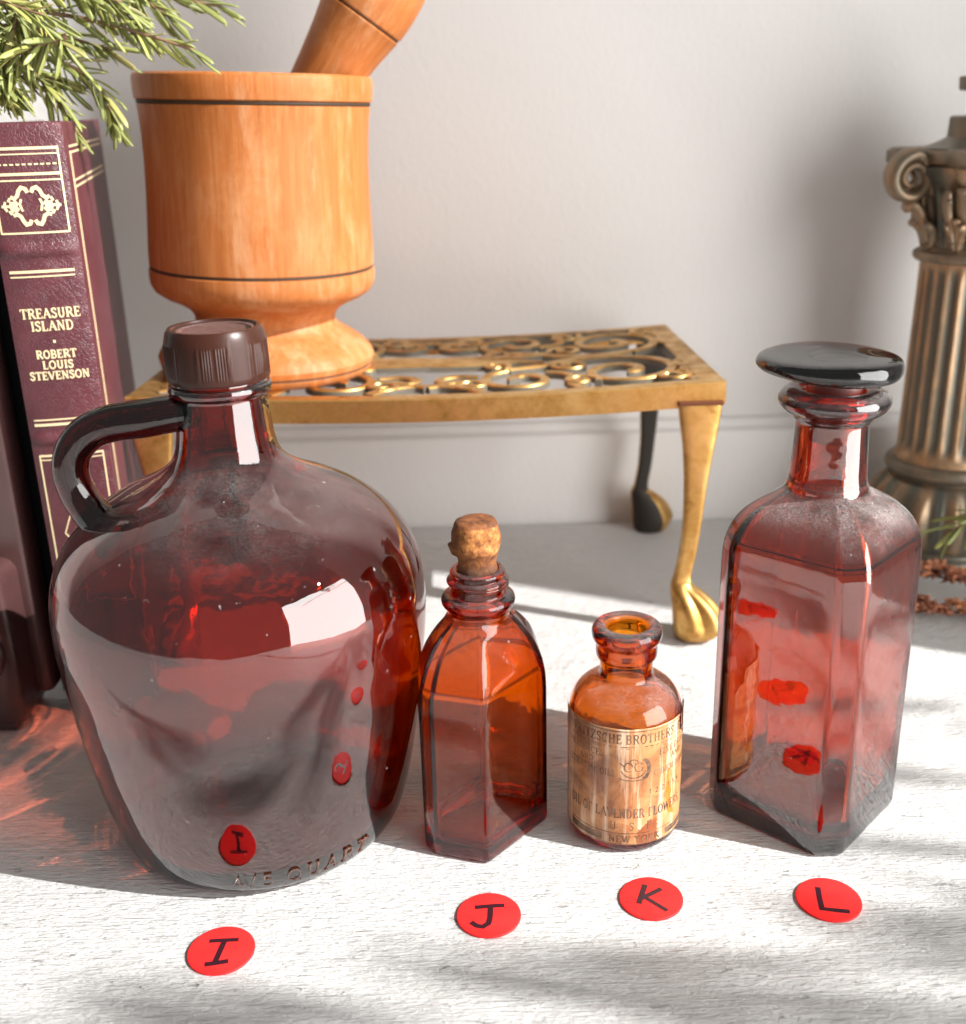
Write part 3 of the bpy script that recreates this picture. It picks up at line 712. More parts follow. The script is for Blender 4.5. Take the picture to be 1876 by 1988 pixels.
quad = [
 (spiral(.086, .029, .0245, .0040, -70, 430, 22), wd(22, .0046, .0042, .0060)),            # big ring by the corner
 (spiral(.041, .036, .0185, .0032, 250, -190, 20), wd(20, .0040, .0040, .0056)),           # second ring
 ([(.094, .006), (.080, .0015), (.064, .004), (.050, .012), (.036, .0165)], [.0034, .0058, .0064, .0056, .0040]),
 ([(.113, .056), (.108, .046), (.112, .034), (.110, .024), (.117, .013)], [.0050, .0046, .0042, .0040, .0050]),
 ([(.066, .0585), (.062, .050), (.064, .040), (.060, .030), (.052, .026)], [.0060, .0050, .0042, .0040, .0030]),
 ([(.024, .0585), (.017, .049), (.006, .044), (0, .046)], [.0060, .0052, .0050, .0054]),
 ([(.022, .030), (.012, .028), (.005, .033), (.008, .040), (.015, .037)], [.0034, .0048, .0046, .0042, .0052]),
 (spiral(.064, .0150, .0085, .0018, 200, -260, 14), wd(14, .0030, .0030, .0040)),
 (spiral(.1045, .0465, .0080, .0018, -60, 380, 14), wd(14, .0030, .0030, .0040)),
 (spiral(.020, .0440, .0085, .0018, 90, 520, 14), wd(14, .0030, .0030, .0042)),
 (spiral(.0655, .0450, .0085, .0018, 30, -400, 14), wd(14, .0030, .0030, .0042)),
 (spiral(.030, .0120, .0070, .0016, 60, -330, 12), wd(12, .0026, .0028, .0036)),
 ([(.0, .0), (.012, .003), (.026, .005), (.040, .004), (.052, .0085)], [.0180, .0135, .0095, .0062, .0030]),
]
dzc = 0
for sx_, sy_ in ((1, -1), (1, 1), (-1, -1), (-1, 1)):
    for qi, (pts, ws) in enumerate(quad):
        dzc += 1
        scroll([(x*sx_, y*sy_) for x, y in pts], ws, -.00025 + .00001*dzc + .00006*qi)
# front and back rails (deeper than the plate)
for yy, dz in ((PY0-.508, .0098), (PY1-.508-.0032, .008)):
    rings = []
    for k in range(41):
        x = (PX0-CX)+(PX1-PX0)*k/40
        if yy > 0: x *= .968
        zt = PT - .0001 + sag(x)*.999 if yy < 0 else PT-.0006+sag(x)
        y0_, y1_ = (yy-.0006, yy+.0026) if yy < 0 else (yy+.0006, yy+.0030)
        rings.append([Vector((x, y0_, zt-dz)), Vector((x, y0_, zt-.0004)), Vector((x, y0_+.0004, zt+.00005)), Vector((x, y1_, zt+.00005)), Vector((x, y1_, zt-dz))])
    vv, ff = skin(rings); mesh('rail', vv, ff, BRASS, tv, False)
def leg(mx, my):
    """flat strap leg with a paw; built for the front right corner then mirrored"""
    # (z, centre x, half width, centre y, half thickness)
    sec = [(.1062, .0912, .0092, .0000, .0026), (.0960, .0912, .0079, -.0004, .0026), (.0850, .0910, .0063, -.0010, .0026), (.0700, .0904, .0048, -.0014, .0026), (.0530, .0897, .0039, -.0010, .0026), (.0400, .0886, .0036, -.0002, .0027), (.0290, .0868, .0036, .0004, .0030), (.0245, .0862, .0042, -.0004, .0042)]
    q = cr_smooth([(a, b_, c) for a, b_, c, d, e in sec], 4); q2 = cr_smooth([(d, e, 0) for a, b_, c, d, e in sec], 4)
    def ring_(z, xc, hw, yc, ht, pw, toe=0):
        r = []
        for j in range(48):
            a = 2*PI*j/48; ca, sa = math.cos(a), math.sin(a)
            ex = math.copysign(abs(ca)**pw, ca); ey = math.copysign(abs(sa)**pw, sa)
            k = 1.0
            if toe:   # toes on the outer front quarter
                ph = a + PI*.30; ph = (ph+PI) % (2*PI)-PI
                if abs(ph) < 1.45: k = 1 + toe*(abs(math.cos(ph*3.25))**.5-.5)*1.25*math.cos(ph*.95)
            r.append(Vector(((xc+.0225-.0006+hw*ex*k)*mx, (-.0655+yc+ht*ey*k)*my, z)))
        return r
    rings = [ring_(p.x, p.y, p.z, o.x, o.y, .45) for p, o in zip(q, q2)]
    vv, ff = skin(rings); lg = mesh('leg', vv, ff, BRASS, tv)
    if my < 0:     # unpolished inner side, near-black to paint in the shade on the rear legs
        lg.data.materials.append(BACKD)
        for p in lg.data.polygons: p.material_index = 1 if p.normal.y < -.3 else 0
    fs = [(.0262, .0862, .0040, -.0004, .0040, 0), (.0240, .0866, .0050, -.0010, .0052, .10), (.0215, .0880, .0066, -.0018, .0066, .30), (.0180, .0900, .0082, -.0028, .0080, .42), (.0140, .0916, .0094, -.0036, .0090, .46), (.0100, .0926, .0102, -.0040, .0096, .44), (.0066, .0932, .0106, -.0042, .0100, .36), (.0040, .0930, .0102, -.0040, .0096, .10), (.0018, .0926, .0092, -.0034, .0086, 0), (.0003, .0922, .0074, -.0028, .0070, 0)]
    q = cr_smooth([(a, b_, c) for a, b_, c, d, e, t in fs], 4); q2 = cr_smooth([(d, e, t) for a, b_, c, d, e, t in fs], 4)
    vv, ff = skin([ring_(p.x, p.y, p.z, o.x, o.y, .9, max(0, o.z)) for p, o in zip(q, q2)])
    ft = mesh('paw_foot', vv, ff, BRASS, lg)
    if my < 0:  # rear paws get the same painted shade
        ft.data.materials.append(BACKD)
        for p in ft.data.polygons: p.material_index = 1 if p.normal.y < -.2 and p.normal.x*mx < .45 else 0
    bm = bmesh.new(); box(bm, ((.0912+.0225-.0006)*mx, (-.0656)*my, .1058), (.0186, .0056, .0018), None, .0004); from_bm('solder_joint', bm, BRASSJ, lg)
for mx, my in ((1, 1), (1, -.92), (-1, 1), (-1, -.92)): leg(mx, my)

# ------------------------------------------------------------------ wooden mortar and pestle
mz = .1112
mo = thing('mortar', (-.0965, .500, mz), 'turned orange-brown wooden mortar standing on the brass trivet', 'mortar')
mo.rotation_euler = (0, math.radians(2.4), 0)
mp = [(0, .0004), (.0425, .0004), (.0452, .0014), (.0468, .0030), (.0472, .0046), (.0468, .0052), (.0476, .0060), (.0481, .0084), (.0470, .0108), (.0440, .0142), (.0398, .0172), (.0352, .0198), (.0318, .0222), (.0308, .0244), (.0312, .0268), (.0334, .0298), (.0378, .0326), (.0432, .0350), (.0472, .0378), (.0487, .0405), (.0492, .0440), (.0490, .0470), (.0479, .0476), (.0477, .0482), (.0487, .0488), (.0486, .0560), (.0481, .0650), (.0475, .0780), (.0472, .0900), (.0474, .1020), (.0479, .1100), (.0484, .1138), (.0476, .1146), (.0477, .1154), (.0492, .1162), (.0496, .1200), (.0497, .1238), (.0494, .1252), (.0486, .1260), (.0440, .1262), (.0425, .1250), (.0410, .1120), (.0390, .0700), (.0300, .0560), (0, .0530)]
vv, ff = lathe(mp, 128); mb = mesh('bowl', vv, ff, WOOD, mo, True, math.radians(32))
def groove(rg, zg, rt):
    ring_ = []; V_, F_ = [], []
    for i in range(96):
        a = 2*PI*i/96
        for j in range(8):
            t = 2*PI*j/8; V_.append(((rg+rt*math.cos(t))*math.cos(a), (rg+rt*math.cos(t))*math.sin(a), zg+rt*1.15*math.sin(t)))
    for i in range(96):
        for j in range(8): F_.append((i*8+j, ((i+1) % 96)*8+j, ((i+1) % 96)*8+(j+1) % 8, i*8+(j+1) % 8))
    mesh('burnt_groove', V_, F_, BURN, mb)
groove(.0480, .0479, .00062); groove(.0479, .1150, .0007); groove(.0469, .0051, .00035)
ps = thing('pestle', (-.1095, .5000, .1690), 'orange-brown wooden pestle leaning right inside the mortar', 'pestle')
ps.rotation_euler = (0, math.radians(36.0), 0)
pp = [(0, 0), (.0070, .0005), (.0100, .004), (.0110, .012), (.0116, .030), (.0118, .050), (.0124, .068), (.0138, .084), (.0160, .1000), (.0176, .1082), (.0180, .1098), (.0171, .1103), (.0171, .1111), (.0182, .1116), (.0188, .1180), (.0186, .1270), (.0172, .1360), (.0140, .1430), (.0080, .1475), (0, .1490)]
pe = mesh('shaft', *lathe(smooth_prof(pp, 2), 96), WOOD, ps, True, math.radians(32))
V_, F_ = [], []
for i in range(96):
    a = 2*PI*i/96
    for j in range(8):
        t = 2*PI*j/8; V_.append(((.0172+.0005*math.cos(t))*math.cos(a), (.0172+.0005*math.cos(t))*math.sin(a), .1107+.0006*math.sin(t)))
for i in range(96):
    for j in range(8): F_.append((i*8+j, ((i+1) % 96)*8+j, ((i+1) % 96)*8+(j+1) % 8, i*8+(j+1) % 8))
mesh('burnt_groove', V_, F_, BURN, pe)

# ------------------------------------------------------------------ book with gilt spine
BK = thing('book', (-.1505, .391, 0), 'maroon leather book with gilt Treasure Island spine, beside the jug', 'book', rz=math.radians(13))
BW, BH, BD = .0265, .2215, .150       # spine width, height, depth ; local x along the spine, y into the shelf
def spine_y(x): return -.0022*math.sqrt(max(0, 1-(x/(BW*.52))**2))
rings = []
zs = [0, .0008]; 
bands = [.1798, .1128, .048]
def band(z): return sum(.0011*math.exp(-((z-b_)/.0019)**4) for b_ in bands)
zz = [0, .0006] + [.0012+i*(BH-.0030)/220 for i in range(221)] + [BH-.0012, BH-.0004, BH]
for z in zz:
    inset = .0009 if z in (0, BH) else (.0003 if z in (.0006, BH-.0004) else 0)
    row = []
    for k in range(17):
        x = -BW/2 + BW*k/16
        row.append(Vector((x*(1-inset*18), spine_y(x)-band(z)*(1-(abs(x)/(BW/2))**6)+inset, z)))
    row += [Vector((BW/2-.0008, .0030, z)), Vector((-BW/2+.0008, .0030, z))]
    rings.append(row)
vv, ff = skin(rings); spn = mesh('spine', vv, ff, LEATH, BK, True, math.radians(40))
bm = bmesh.new(); box(bm, (0, .0030+(BD-.006)/2, BH/2), (BW-.0064, BD-.006, BH-.007)); from_bm('page_block', bm, PAGE, BK)
for s in (-1, 1):
    bm = bmesh.new(); box(bm, (s*(BW/2-.0016), .0015+BD/2, BH/2), (.0030, BD, BH-.0004), None, .0007)
    cv = from_bm('cover', bm, LEATH, BK, True, math.radians(30))
    if s > 0:   # gilt rules on the visible cover
        bm = bmesh.new(); xs = BW/2-.0001+.00005
        for (y_, za, zb, wd) in ((.013, .004, BH-.010, .0011), (.0165, .004, BH-.010, .0005)): box(bm, (xs, y_, (za+zb)/2), (.0002, wd, zb-za))
        for z_ in (BH-.0085, BH-.0105, BH-.020, BH-.0222): box(bm, (xs+.00003, .075, z_), (.0002, .124, .0008))
        from_bm('gilt_rules', bm, GOLD, cv)
def on_spine(x, y, h): return Vector((x, spine_y(x)-.00012-h - band(y), y))
gilt = []
def hl(z, x0_=-.0110, x1_=.0110, wf=1.0): return ([(x0_+(x1_-x0_)*k/12, z) for k in range(13)], wf)
def vl(x, za, zb, wf=1.0): return ([(x, za+(zb-za)*k/6) for k in range(7)], wf)
gilt += [hl(.2132, wf=1.5), hl(.2114, wf=.7), hl(.2050, wf=1.5), hl(.2030, wf=.8), hl(.1858, wf=1.0), vl(-.0110, .1858, .2132, .9), vl(.0110, .1858, .2132, .9)]
for k in range(11): gilt.append(([(-.0106+k*.00195, .2081), (-.0106+k*.00195+.0010, .2081)], .9))
gilt += [hl(.1728, -.0105, .0105, 1.5), hl(.1711, -.0105, .0105, .8), hl(.1202, -.0108, .0108, .8), hl(.1184, -.0108, .0108, 1.5)]
gilt += [hl(.1068, -.0110, .0110, 1.2), hl(.1052, -.0110, .0110, .6), vl(-.0110, .052, .1068, .9), vl(.0110, .052, .1068, .9), hl(.052, -.0110, .0110, 1.0)]
for s in (-1, 1):
    gilt += [([(s*.0035, .098), (s*.0062, .0945), (s*.0048, .092)], .7), ([(0, .062), (s*.005, .070), (s*.004, .073), (s*.0065, .0765)], .7), ([(s*.0065, .0765), (s*.0035, .084), (s*.0048, .092)], .7)]
    # scroll ornament
    c0 = .1947
    gilt += [([(s*.0007, c0+.0045), (s*.0012, c0+.0056), (s*.0024, c0+.0060), (s*.0034, c0+.0050), (s*.0040, c0+.0034), (s*.0052, c0+.0024), (s*.0061, c0+.0030)], 2.0),
             ([(s*.0007, c0-.0048), (s*.0012, c0-.0058), (s*.0024, c0-.0061), (s*.0032, c0-.0050), (s*.0038, c0-.0034), (s*.0050, c0-.0026), (s*.0060, c0-.0030)], 2.0),
             ([(s*.0030, c0+.0022), (s*.0036, c0+.0006), (s*.0030, c0-.0016)], 1.2), ([(s*.0046, c0+.0012), (s*.0060, c0), (s*.0046, c0-.0014)], 3.0), ([(s*.0060, c0+.0012), (s*.0064, c0), (s*.0058, c0-.0016)], 2.4),
             ([(s*.0070, c0), (s*.0094, c0)], 1.4), ([(s*.0082, c0+.0014), (s*.0088, c0), (s*.0080, c0-.0015)], 1.3), ([(s*.0066, c0+.0026), (s*.0072, c0+.0016)], 1.3), ([(s*.0066, c0-.0026), (s*.0072, c0-.0016)], 1.3)]
for za_, zb_ in ((.180, .3), (.150, .180), (.110, .150), (0, .110)):
    vv, ff = ribbon([g_ for g_ in gilt if za_ <= g_[0][0][1] < zb_], .00062, .00010, on_spine, -.0002, 2e-7); mesh('gilt_tooling', vv, ff, GOLD, spn, False)
ts = text_strokes('TREASURE', .0032, .0005, .1568, .13, total=.0198) + text_strokes('ISLAND', .0032, .0005, .1524, .13, total=.0140) + [([(.0002, .1484), (.0007, .1484)], 1.6)]
ts += text_strokes('ROBERT', .0027, .0004, .1426, .14, total=.0134) + text_strokes('LOUIS', .0027, .0004, .1388, .14, total=.0102) + text_strokes('STEVENSON', .0027, .0004, .1350, .13, total=.0200)
vv, ff = ribbon(ts, .00064, .00010, on_spine, -.0002, 2e-7); mesh('title_lettering', vv, ff, GOLD, spn, False)

bb = thing('gap_shade_block', (-.1700, .4060, 0), 'thin black book-shaped block added to darken the gap left of the maroon book', 'book', rz=math.radians(10))  # black filler added for the shade between book and bookend
bm = bmesh.new(); box(bm, (0, .0015, .109), (.0105, .003, .218), None, .0007); from_bm('spine', bm, BLACK, bb, True, math.radians(40))
for s in (-1, 1):
    bm = bmesh.new(); box(bm, (s*.0045, .068, .109), (.0017, .130, .218), None, .0005); from_bm('cover', bm, BLACK, bb, True, math.radians(40))
bm = bmesh.new(); box(bm, (0, .066, .109), (.0068, .124, .212)); from_bm('page_block', bm, PAGE, bb)

# dark brown glazed bookend at the left edge
be = thing('bookend', (-.2060, .392, 0), 'dark brown glossy bookend with round boss, cut by the left edge', 'bookend')
def rbox(name, c, s, bev, parent, mt):
    bm = bmesh.new(); box(bm, c, s)
    bmesh.ops.bevel(bm, geom=list(bm.edges), offset=bev, segments=6, affect='EDGES', profile=.5)
    return from_bm(name, bm, mt, parent, True, math.radians(60))
rbox('slab', (.0000, .006, .101), (.066, .012, .190), .004, be, BROWN)
rbox('plinth', (-.0060, -.004, .033), (.066, .030, .0655), .006, be, BROWN)
vv, ff = lathe(smooth_prof([(0, .0060), (.006, .0058), (.010, .0045), (.0125, .0022), (.0145, .0030), (.0160, .0016), (.0165, -.002)], 3)+[(0, -.002)], 48)
mesh('boss', [Vector((x+.0085, -.0190-z, y+.034)) for x, y, z in vv], ff, BROWN, be)
rbox('foot', (-.0060, -.004, .0022), (.060, .028, .0040), .0015, be, BROWN)

# ------------------------------------------------------------------ bronze column
clm = thing('column_lamp', (.2370, .536, 0), 'antique bronze Corinthian column stand at the right edge', 'column')
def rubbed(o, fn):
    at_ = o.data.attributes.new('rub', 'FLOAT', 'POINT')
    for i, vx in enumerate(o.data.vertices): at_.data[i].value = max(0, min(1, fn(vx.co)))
    return o
NF = 22
def flute(r, z, a):
    d = min(1, max(0, (z-.0545)/.004), ) * min(1, max(0, (.1455-z)/.003))
    s = math.cos(a*NF); return r - .0020*d*(max(0, .5+.5*s)**.7)
pr = [(.0262, .0500), (.0262, .0515), (.0252, .0530)] + [(.0250-.0016*k/24, .0540+.0925*k/24) for k in range(25)] + [(.0236, .1475)]
vv, ff = lathe([(0, .0500)]+pr+[(0, .1475)], NF*12, flute)
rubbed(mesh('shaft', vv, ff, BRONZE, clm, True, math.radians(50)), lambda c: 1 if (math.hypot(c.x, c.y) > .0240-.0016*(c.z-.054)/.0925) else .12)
pr = smooth_prof([(.0235, .1475), (.0262, .1480), (.0272, .1500), (.0266, .1520), (.0245, .1530), (.0232, .1545)], 3)
rubbed(mesh('necking', *lathe([(0, .1475)]+pr+[(0, .1545)], 96), BRONZE, clm), lambda c: .5)
# capital bell with low leaf relief
def bell(r, z, a):
    k = max(0, min(1, (z-.153)/.030)); return r + .0022*k*math.cos(a*8)*math.sin(PI*k) + .0012*math.sin(a*24)*math.sin(PI*k)
pr = smooth_prof([(.0225, .1540), (.0225, .1600), (.0232, .1680), (.0250, .1760), (.0275, .1830), (.0300, .1880), (.0310, .1910)], 5)
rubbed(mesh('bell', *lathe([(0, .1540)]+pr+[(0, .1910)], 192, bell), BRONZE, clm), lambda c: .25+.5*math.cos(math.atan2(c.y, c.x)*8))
ab = []
for (z, s) in ((.1905, .92), (.1925, 1.0), (.1975, 1.0), (.1990, .95), (.1995, .6)):
    row = []
    for k in range(96):
        a = 2*PI*k/96; q = abs(math.sin(2*a + PI/2)); r = (.0300 + .0135*abs(math.sin(a*2 + PI*.5 - PI/2 + PI/2 - PI/2 + PI/2*0))**4)*s
        row.append(Vector((r*math.cos(a+PI/4*0+.35), r*math.sin(a+.35), z)))
    ab.append(row)
vv, ff = skin(ab); rubbed(mesh('abacus', vv, ff, BRONZE, clm, True, math.radians(45)), lambda c: .35)
CORN = [math.radians(a) for a in (200-15, 275, 5, 95)]
for ca_ in CORN:
    d = Vector((math.cos(ca_), math.sin(ca_), 0)); pts, rad = [], []
    for k in range(61):
        t = k/60; ang = PI*.5 - t*PI*3.6; rr = .0098*(1-t)**.85 + .0008
        pts.append(d*(.0345 + rr*math.cos(ang)) + Vector((0, 0, .1860 + rr*math.sin(ang)))); rad.append(.0026*(1-t)+.0010)
    pre = [d*(.0250) + Vector((0, 0, .1780)), d*.0265 + Vector((0, 0, .1880)), d*.0300+Vector((0, 0, .1945))]
    vv, ff = tube(pre+pts, [.0026, .0028, .0028]+rad, 10, True, None)
    side = Vector((-d.y, d.x, 0))
    vol = rubbed(mesh('volute', [p + side*(p.dot(side)*.9) for p in [Vector(q) for q in vv]], ff, BRONZE, clm), lambda c: .55)
    # curled leaf under the volute
    lp = [d*.0240+Vector((0, 0, .156)), d*.0262+Vector((0, 0, .164)), d*.0295+Vector((0, 0, .171)), d*.0335+Vector((0, 0, .1745)), d*.0350+Vector((0, 0, .1730)), d*.0342+Vector((0, 0, .1712))]
    vv, ff = tube(cr_smooth(lp, 4), [.0030+.0022*math.sin(PI*k/20) for k in range(21)], 10, True, .55)
    rubbed(mesh('acanthus_leaf', vv, ff, BRONZE, clm), lambda c: .6)
for ca_ in [c + PI/4 + .05 for c in CORN]:
    d = Vector((math.cos(ca_), math.sin(ca_), 0)); side = Vector((-d.y, d.x, 0))
    for sd, h0 in ((-1, 0), (1, 0), (0, .002)):
        lp = [d*.0236+side*sd*.004+Vector((0, 0, .157)), d*.0250+side*sd*.006+Vector((0, 0, .166+h0)), d*.0275+side*sd*.0072+Vector((0, 0, .174+h0)), d*.0312+side*sd*.0064+Vector((0, 0, .1795+h0)), d*.0318+side*sd*.0056+Vector((0, 0, .1772+h0))]
        vv, ff = tube(cr_smooth(lp, 4), [.0012+.0026*math.sin(PI*(k+1)/19) for k in range(17)], 10, True, .6)
        rubbed(mesh('acanthus_leaf', vv, ff, BRONZE, clm), lambda c: .6)
    lp = [d*.0300+Vector((0, 0, .183)), d*.0318+Vector((0, 0, .188)), d*.0330+Vector((0, 0, .194)), d*.0322+Vector((0, 0, .1990))]
    vv, ff = tube(cr_smooth(lp, 4), [.0012+.0032*math.sin(PI*(k+1)/15) for k in range(13)], 12, True, .5)
    rubbed(mesh('fleuron', vv, ff, BRONZE, clm), lambda c: .7)
for k in range(10):
    ca_ = 2*PI*k/10+.2; d = Vector((math.cos(ca_), math.sin(ca_), 0)); side = Vector((-d.y, d.x, 0))
    for sd in (-1, 0, 1):
        lp = [d*.0230+side*sd*.001+Vector((0, 0, .1535)), d*.0240+side*sd*.0026+Vector((0, 0, .160)), d*.0262+side*sd*.0036+Vector((0, 0, .1655-.002*abs(sd))), d*.0285+side*sd*.0034+Vector((0, 0, .1680-.003*abs(sd))), d*.0284+side*sd*.0030+Vector((0, 0, .1662-.003*abs(sd)))]
        vv, ff = tube(cr_smooth(lp, 4), [.0008+.0016*math.sin(PI*(j_+2)/20) for j_ in range(17)], 8, True, .6)
        rubbed(mesh('acanthus_leaf', vv, ff, BRONZE, clm), lambda c: .75)
pr = smooth_prof([(.0290, .1990), (.0250, .2000), (.0220, .2012), (.0185, .2030), (.0178, .2034)], 2) + [(.0176, .2036), (.0172, .2120), (.0166, .2126), (.0060, .2128), (.0056, .2140), (.0054, .2225), (.0080, .2230), (.0142, .2236), (.0147, .2242), (.0150, .2290), (.0146, .2296)]
rubbed(mesh('candle_socket', *lathe([(0, .1990)]+pr+[(0, .2296)], 64), BRONZE, clm, True, math.radians(35)), lambda c: .25)
pr = smooth_prof([(.0262, .0500), (.0288, .0492), (.0300, .0470), (.0298, .0445), (.0282, .0428), (.0262, .0418), (.0262, .0405)], 3)
rubbed(mesh('torus', *lathe([(0, .0500)]+pr+[(0, .0405)], 96), BRONZE, clm), lambda c: .35)
def basel(r, z, a):
    k = max(0, min(1, (z-.008)/.033)); w_ = math.sin(PI*k)
    return r + w_*(.0036*abs(math.cos(a*7))**.7 + .0013*math.cos(a*28))
pr = smooth_prof([(.0262, .0410), (.0285, .0395), (.0310, .0350), (.0328, .0280), (.0336, .0200), (.0338, .0130), (.0335, .0080)], 6)
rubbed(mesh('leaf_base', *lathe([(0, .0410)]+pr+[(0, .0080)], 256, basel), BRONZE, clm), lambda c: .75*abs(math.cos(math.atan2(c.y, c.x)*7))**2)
pr = smooth_prof([(.0335, .0085), (.0352, .0080), (.0358, .0062), (.0354, .0040), (.0360, .0030), (.0362, .0010), (.0360, .0003)], 2)
rubbed(mesh('plinth', *lathe([(0, .0085)]+pr+[(0, .0003)], 96), BRONZE, clm), lambda c: .15)

# ------------------------------------------------------------------ rosemary
def needle_mesh(name, L, Wd, bend):
    n = 10; rows = []
    for i in range(n+1):
        t = i/n; wv = Wd/2*((.35+.65*min(1, t*3.2)) if t < .8 else math.sqrt(max(.02, 1-((t-.8)/.205)**2))); x = L*t; z = -bend*t*t
        rows.append([Vector((x, -wv, z+wv*.15)), Vector((x, -wv*.5, z+wv*.42)), Vector((x, 0, z+wv*.28)), Vector((x, wv*.5, z+wv*.42)), Vector((x, wv, z+wv*.15)), Vector((x, 0, z-wv*.35))])
    vv, ff = skin(rows)
    me = bpy.data.meshes.new(name); me.from_pydata([tuple(p) for p in vv], [], ff); me.materials.append(LEAF)
    for p in me.polygons: p.use_smooth = True
    return me
NEED = [needle_mesh('needle', .019, .0031, .0030), needle_mesh('needle', .016, .0028, .0015), needle_mesh('needle', .021, .0031, .0050), needle_mesh('needle', .014, .0026, -.0012)]
def sprig(pts, label, group, nleaf, spread=.9, droop=.25, R=rnd, lscale=1.0, tip=True):
    base = Vector(pts[0]); t = thing('rosemary_sprig', base, label, 'rosemary', group)
    q = [p - base for p in cr_smooth(pts, 8)]
    vv, ff = tube(q, [.0011*(1-.6*i/len(q)) for i in range(len(q))], 7); mesh('stem', vv, ff, STEM, t)
    for k in range(nleaf):
        u = (k+.5)/nleaf; u = .05+.95*u; i = min(len(q)-2, int(u*(len(q)-1)))
        p = q[i].lerp(q[i+1], u*(len(q)-1)-i); tg = (q[i+1]-q[i]).normalized()
        a = k*2.4+R.uniform(-.5, .5); s1 = tg.orthogonal().normalized(); s2 = tg.cross(s1)
        out = (s1*math.cos(a)+s2*math.sin(a)); op = spread*(1.05-.65*u)+R.uniform(-.15, .15)
        d = (tg*math.cos(op)+out*math.sin(op)); d.z -= droop*R.uniform(0, 1); d.normalize()
        X = d; Z = (out - X*out.dot(X)).normalized() if R.random() < .8 else Vector((0, 0, 1)); Z = (Z - X*Z.dot(X)).normalized(); Y = Z.cross(X)
        o = bpy.data.objects.new('leaf', NEED[R.randrange(4)])
        sc = R.uniform(.75, 1.15)*(1-.25*u)*lscale
        o.matrix_basis = Matrix.Translation(p) @ Matrix((X, Y, Z)).transposed().to_4x4() @ Matrix.Diagonal((sc, sc, sc, 1))
        link(o, t)
    return t
RB = 'rosemary sprigs heaped on the books'
rs_ = [
 ([(-.235, .405, .262), (-.195, .402, .262), (-.160, .400, .258), (-.132, .398, .250)], 'bright front rosemary sprig reaching over the maroon book'),
 ([(-.240, .410, .250), (-.200, .408, .250), (-.172, .405, .246), (-.150, .404, .238)], 'rosemary sprig lying low along the top of the maroon book'),
 ([(-.230, .425, .270), (-.190, .425, .270), (-.150, .425, .266), (-.115, .428, .256)], 'upper rosemary sprig cut by the top edge above the book'),
 ([(-.200, .435, .258), (-.160, .435, .256), (-.125, .432, .250), (-.092, .430, .240)], 'rosemary sprig whose tip hangs over the mortar rim'),
 ([(-.195, .450, .268), (-.155, .452, .264), (-.120, .455, .262), (-.086, .458, .256)], 'thin dark rosemary sprig reaching farthest right over the mortar'),
 ([(-.190, .430, .245), (-.165, .432, .240), (-.148, .434, .230), (-.140, .436, .212)], 'rosemary sprig drooping down beside the maroon book'),
 ([(-.180, .440, .246), (-.150, .440, .240), (-.132, .440, .230), (-.126, .440, .214)], 'rosemary sprig drooping just left of the mortar'),
 ([(-.225, .420, .240), (-.198, .420, .244), (-.178, .418, .240), (-.160, .416, .232)], 'short rosemary sprig at the left edge above the spine'),
 ([(-.210, .455, .252), (-.175, .455, .252), (-.150, .452, .248), (-.128, .450, .242)], 'rosemary sprig at the back of the heap'),
 ([(-.215, .415, .278), (-.185, .415, .276), (-.165, .415, .268), (-.148, .415, .258)], 'rosemary sprig arching in from the upper left corner'),
 ([(-.205, .440, .236), (-.180, .440, .238), (-.160, .440, .236), (-.143, .440, .230)], 'shaded rosemary sprig underneath the heap'),
 ([(-.150, .404, .262), (-.158, .401, .256), (-.165, .399, .247), (-.170, .398, .238)], 'pale rosemary sprig turned back down towards the book spine'),
 ([(-.205, .398, .240), (-.185, .397, .243), (-.168, .396, .240), (-.154, .396, .233)], 'foremost low rosemary sprig touching the book top'),
 ([(-.140, .415, .262), (-.146, .412, .252), (-.150, .410, .242), (-.155, .408, .232)], 'rosemary sprig hanging straight down above the book corner'),
 ([(-.190, .410, .268), (-.178, .408, .258), (-.172, .406, .248), (-.160, .404, .240)], 'rosemary sprig crossing the heap at the left edge'),
 ([(-.140, .430, .268), (-.128, .432, .262), (-.118, .434, .254), (-.110, .436, .246)], 'short rosemary tip above the left of the mortar rim'),
 ([(-.170, .445, .278), (-.145, .445, .272), (-.122, .447, .264), (-.104, .450, .252)], 'rosemary sprig slanting down at the right of the heap'),
]
rs_ += [
 ([(-.212, .402, .228), (-.196, .400, .230), (-.182, .399, .230), (-.168, .398, .226)], 'low rosemary sprig lying flat on the book tops at the left edge'),
 ([(-.128, .404, .244), (-.142, .402, .240), (-.154, .400, .233), (-.166, .399, .226)], 'rosemary sprig pointing left, just above the gilt spine top'),
 ([(-.200, .412, .238), (-.184, .410, .236), (-.168, .408, .231), (-.152, .406, .226)], 'rosemary sprig filling the shade right above the maroon spine'),
 ([(-.168, .408, .256), (-.160, .406, .246), (-.154, .404, .237), (-.150, .403, .228)], 'rosemary sprig dropping steeply onto the corner of the maroon book'),
 ([(-.196, .404, .258), (-.186, .402, .248), (-.179, .400, .238), (-.175, .399, .229)], 'rosemary sprig dropping steeply at the left edge of the view'),
 ([(-.190, .425, .258), (-.170, .424, .256), (-.150, .422, .250), (-.134, .420, .242)], 'rosemary sprig in the densest middle of the heap'),
 ([(-.215, .400, .250), (-.198, .399, .250), (-.184, .398, .246), (-.170, .397, .240)], 'pale rosemary tip entering low from the left edge'),
]
for pts, lb in rs_: sprig([(p[0]-.007, p[1], p[2]+.004) for p in pts], lb, RB, 50, 1.2, .5, lscale=.85)
sprig([(.236, .448, .056), (.226, .448, .053), (.214, .450, .048), (.206, .450, .043)], 'green rosemary tip hanging before the bronze column base', None, 20, 1.1, .35, random.Random(5))

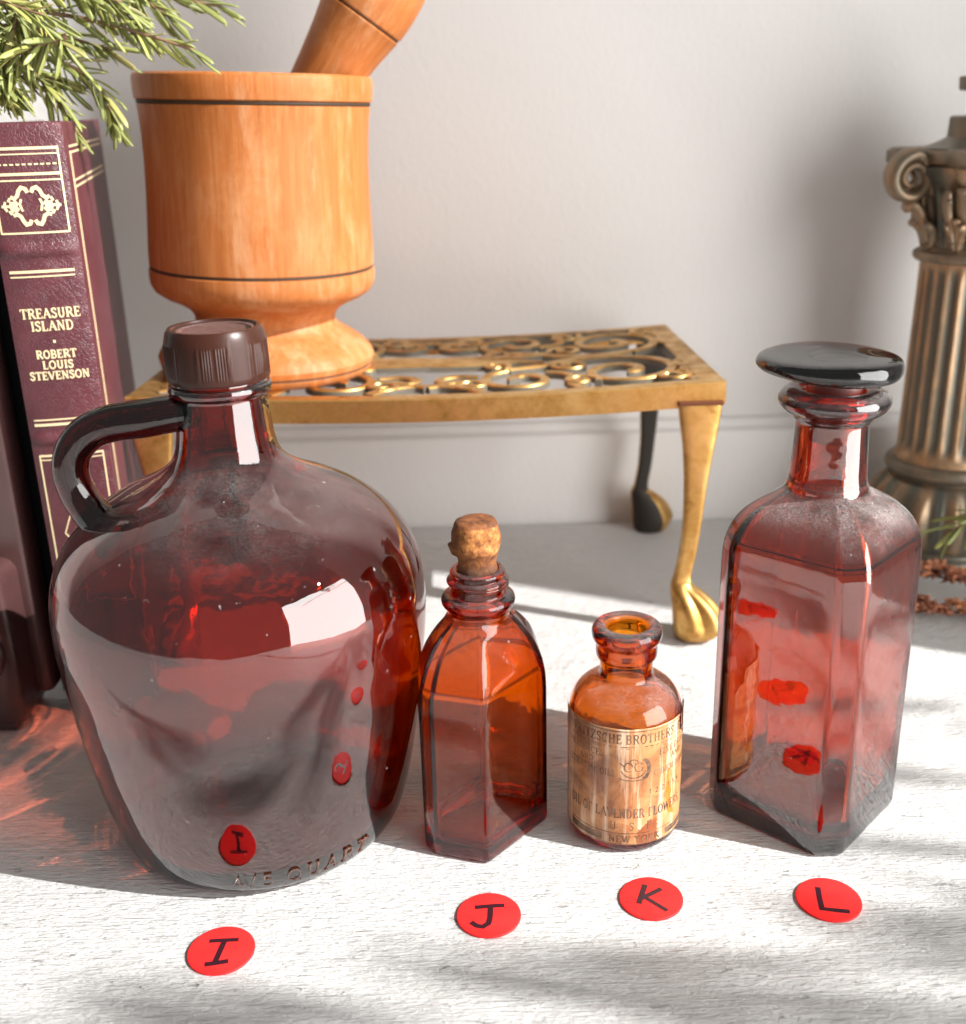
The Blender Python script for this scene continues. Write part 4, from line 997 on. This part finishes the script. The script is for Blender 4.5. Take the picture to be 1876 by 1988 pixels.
# ------------------------------------------------------------------ dried flowers on the table
def floret_mesh():
    bm = bmesh.new(); R3 = random.Random(3)
    for k in range(9):
        a = k*2.4; d = Vector((math.cos(a), math.sin(a), R3.uniform(-.2, .9))).normalized(); s = d.cross(Vector((0, 0, 1))).normalized()
        L = R3.uniform(.0022, .0038); p0 = Vector((0, 0, .0))
        m1 = p0+d*L*.5+Vector((0, 0, .0005))
        vs = [bm.verts.new(p0-s*.0003), bm.verts.new(m1-s*.0009), bm.verts.new(p0+d*L), bm.verts.new(m1+s*.0009), bm.verts.new(p0+s*.0003), bm.verts.new(p0+d*L*.5+Vector((0, 0, .0011)))]
        bm.faces.new((vs[0], vs[1], vs[5])); bm.faces.new((vs[1], vs[2], vs[5])); bm.faces.new((vs[2], vs[3], vs[5])); bm.faces.new((vs[3], vs[4], vs[5])); bm.faces.new((vs[4], vs[0], vs[5])); bm.faces.new((vs[0], vs[4], vs[3], vs[2], vs[1]))
    me = bpy.data.meshes.new('floret'); bm.to_mesh(me); bm.free(); me.materials.append(DRY); return me
FL = floret_mesh()
def dried(pts, label, n, seed):
    R4 = random.Random(seed); base = Vector(pts[0]); t = thing('dried_flower_spray', base, label, 'dried flowers', 'dried flower sprays by the column')
    q = [p-base for p in cr_smooth(pts, 8)]
    vv, ff = tube(q, .0006, 6); mesh('stem', vv, ff, plain('dry_stem', (.12, .07, .05), .8), t)
    for k in range(n):
        p = q[R4.randrange(len(q))] + Vector((R4.uniform(-.005, .005), R4.uniform(-.005, .005), R4.uniform(0, .004)))
        o = bpy.data.objects.new('floret', FL); s = R4.uniform(1.1, 1.9)
        p.z = max(p.z, .0018-base.z)
        o.matrix_basis = Matrix.Translation(p) @ Matrix.Rotation(R4.uniform(0, 6.3), 4, 'Z') @ Matrix.Rotation(R4.uniform(-.6, .6), 4, 'X') @ Matrix.Diagonal((s, s, s, 1)); link(o, t)
dried([(.240, .448, .002), (.222, .447, .003), (.205, .452, .003), (.186, .455, .002)], 'orange-brown dried flower spray lying on the table right of the square bottle', 46, 4)
dried([(.245, .462, .012), (.228, .464, .012), (.212, .466, .013), (.198, .470, .016)], 'darker dried flower spray against the bronze column base', 34, 9)
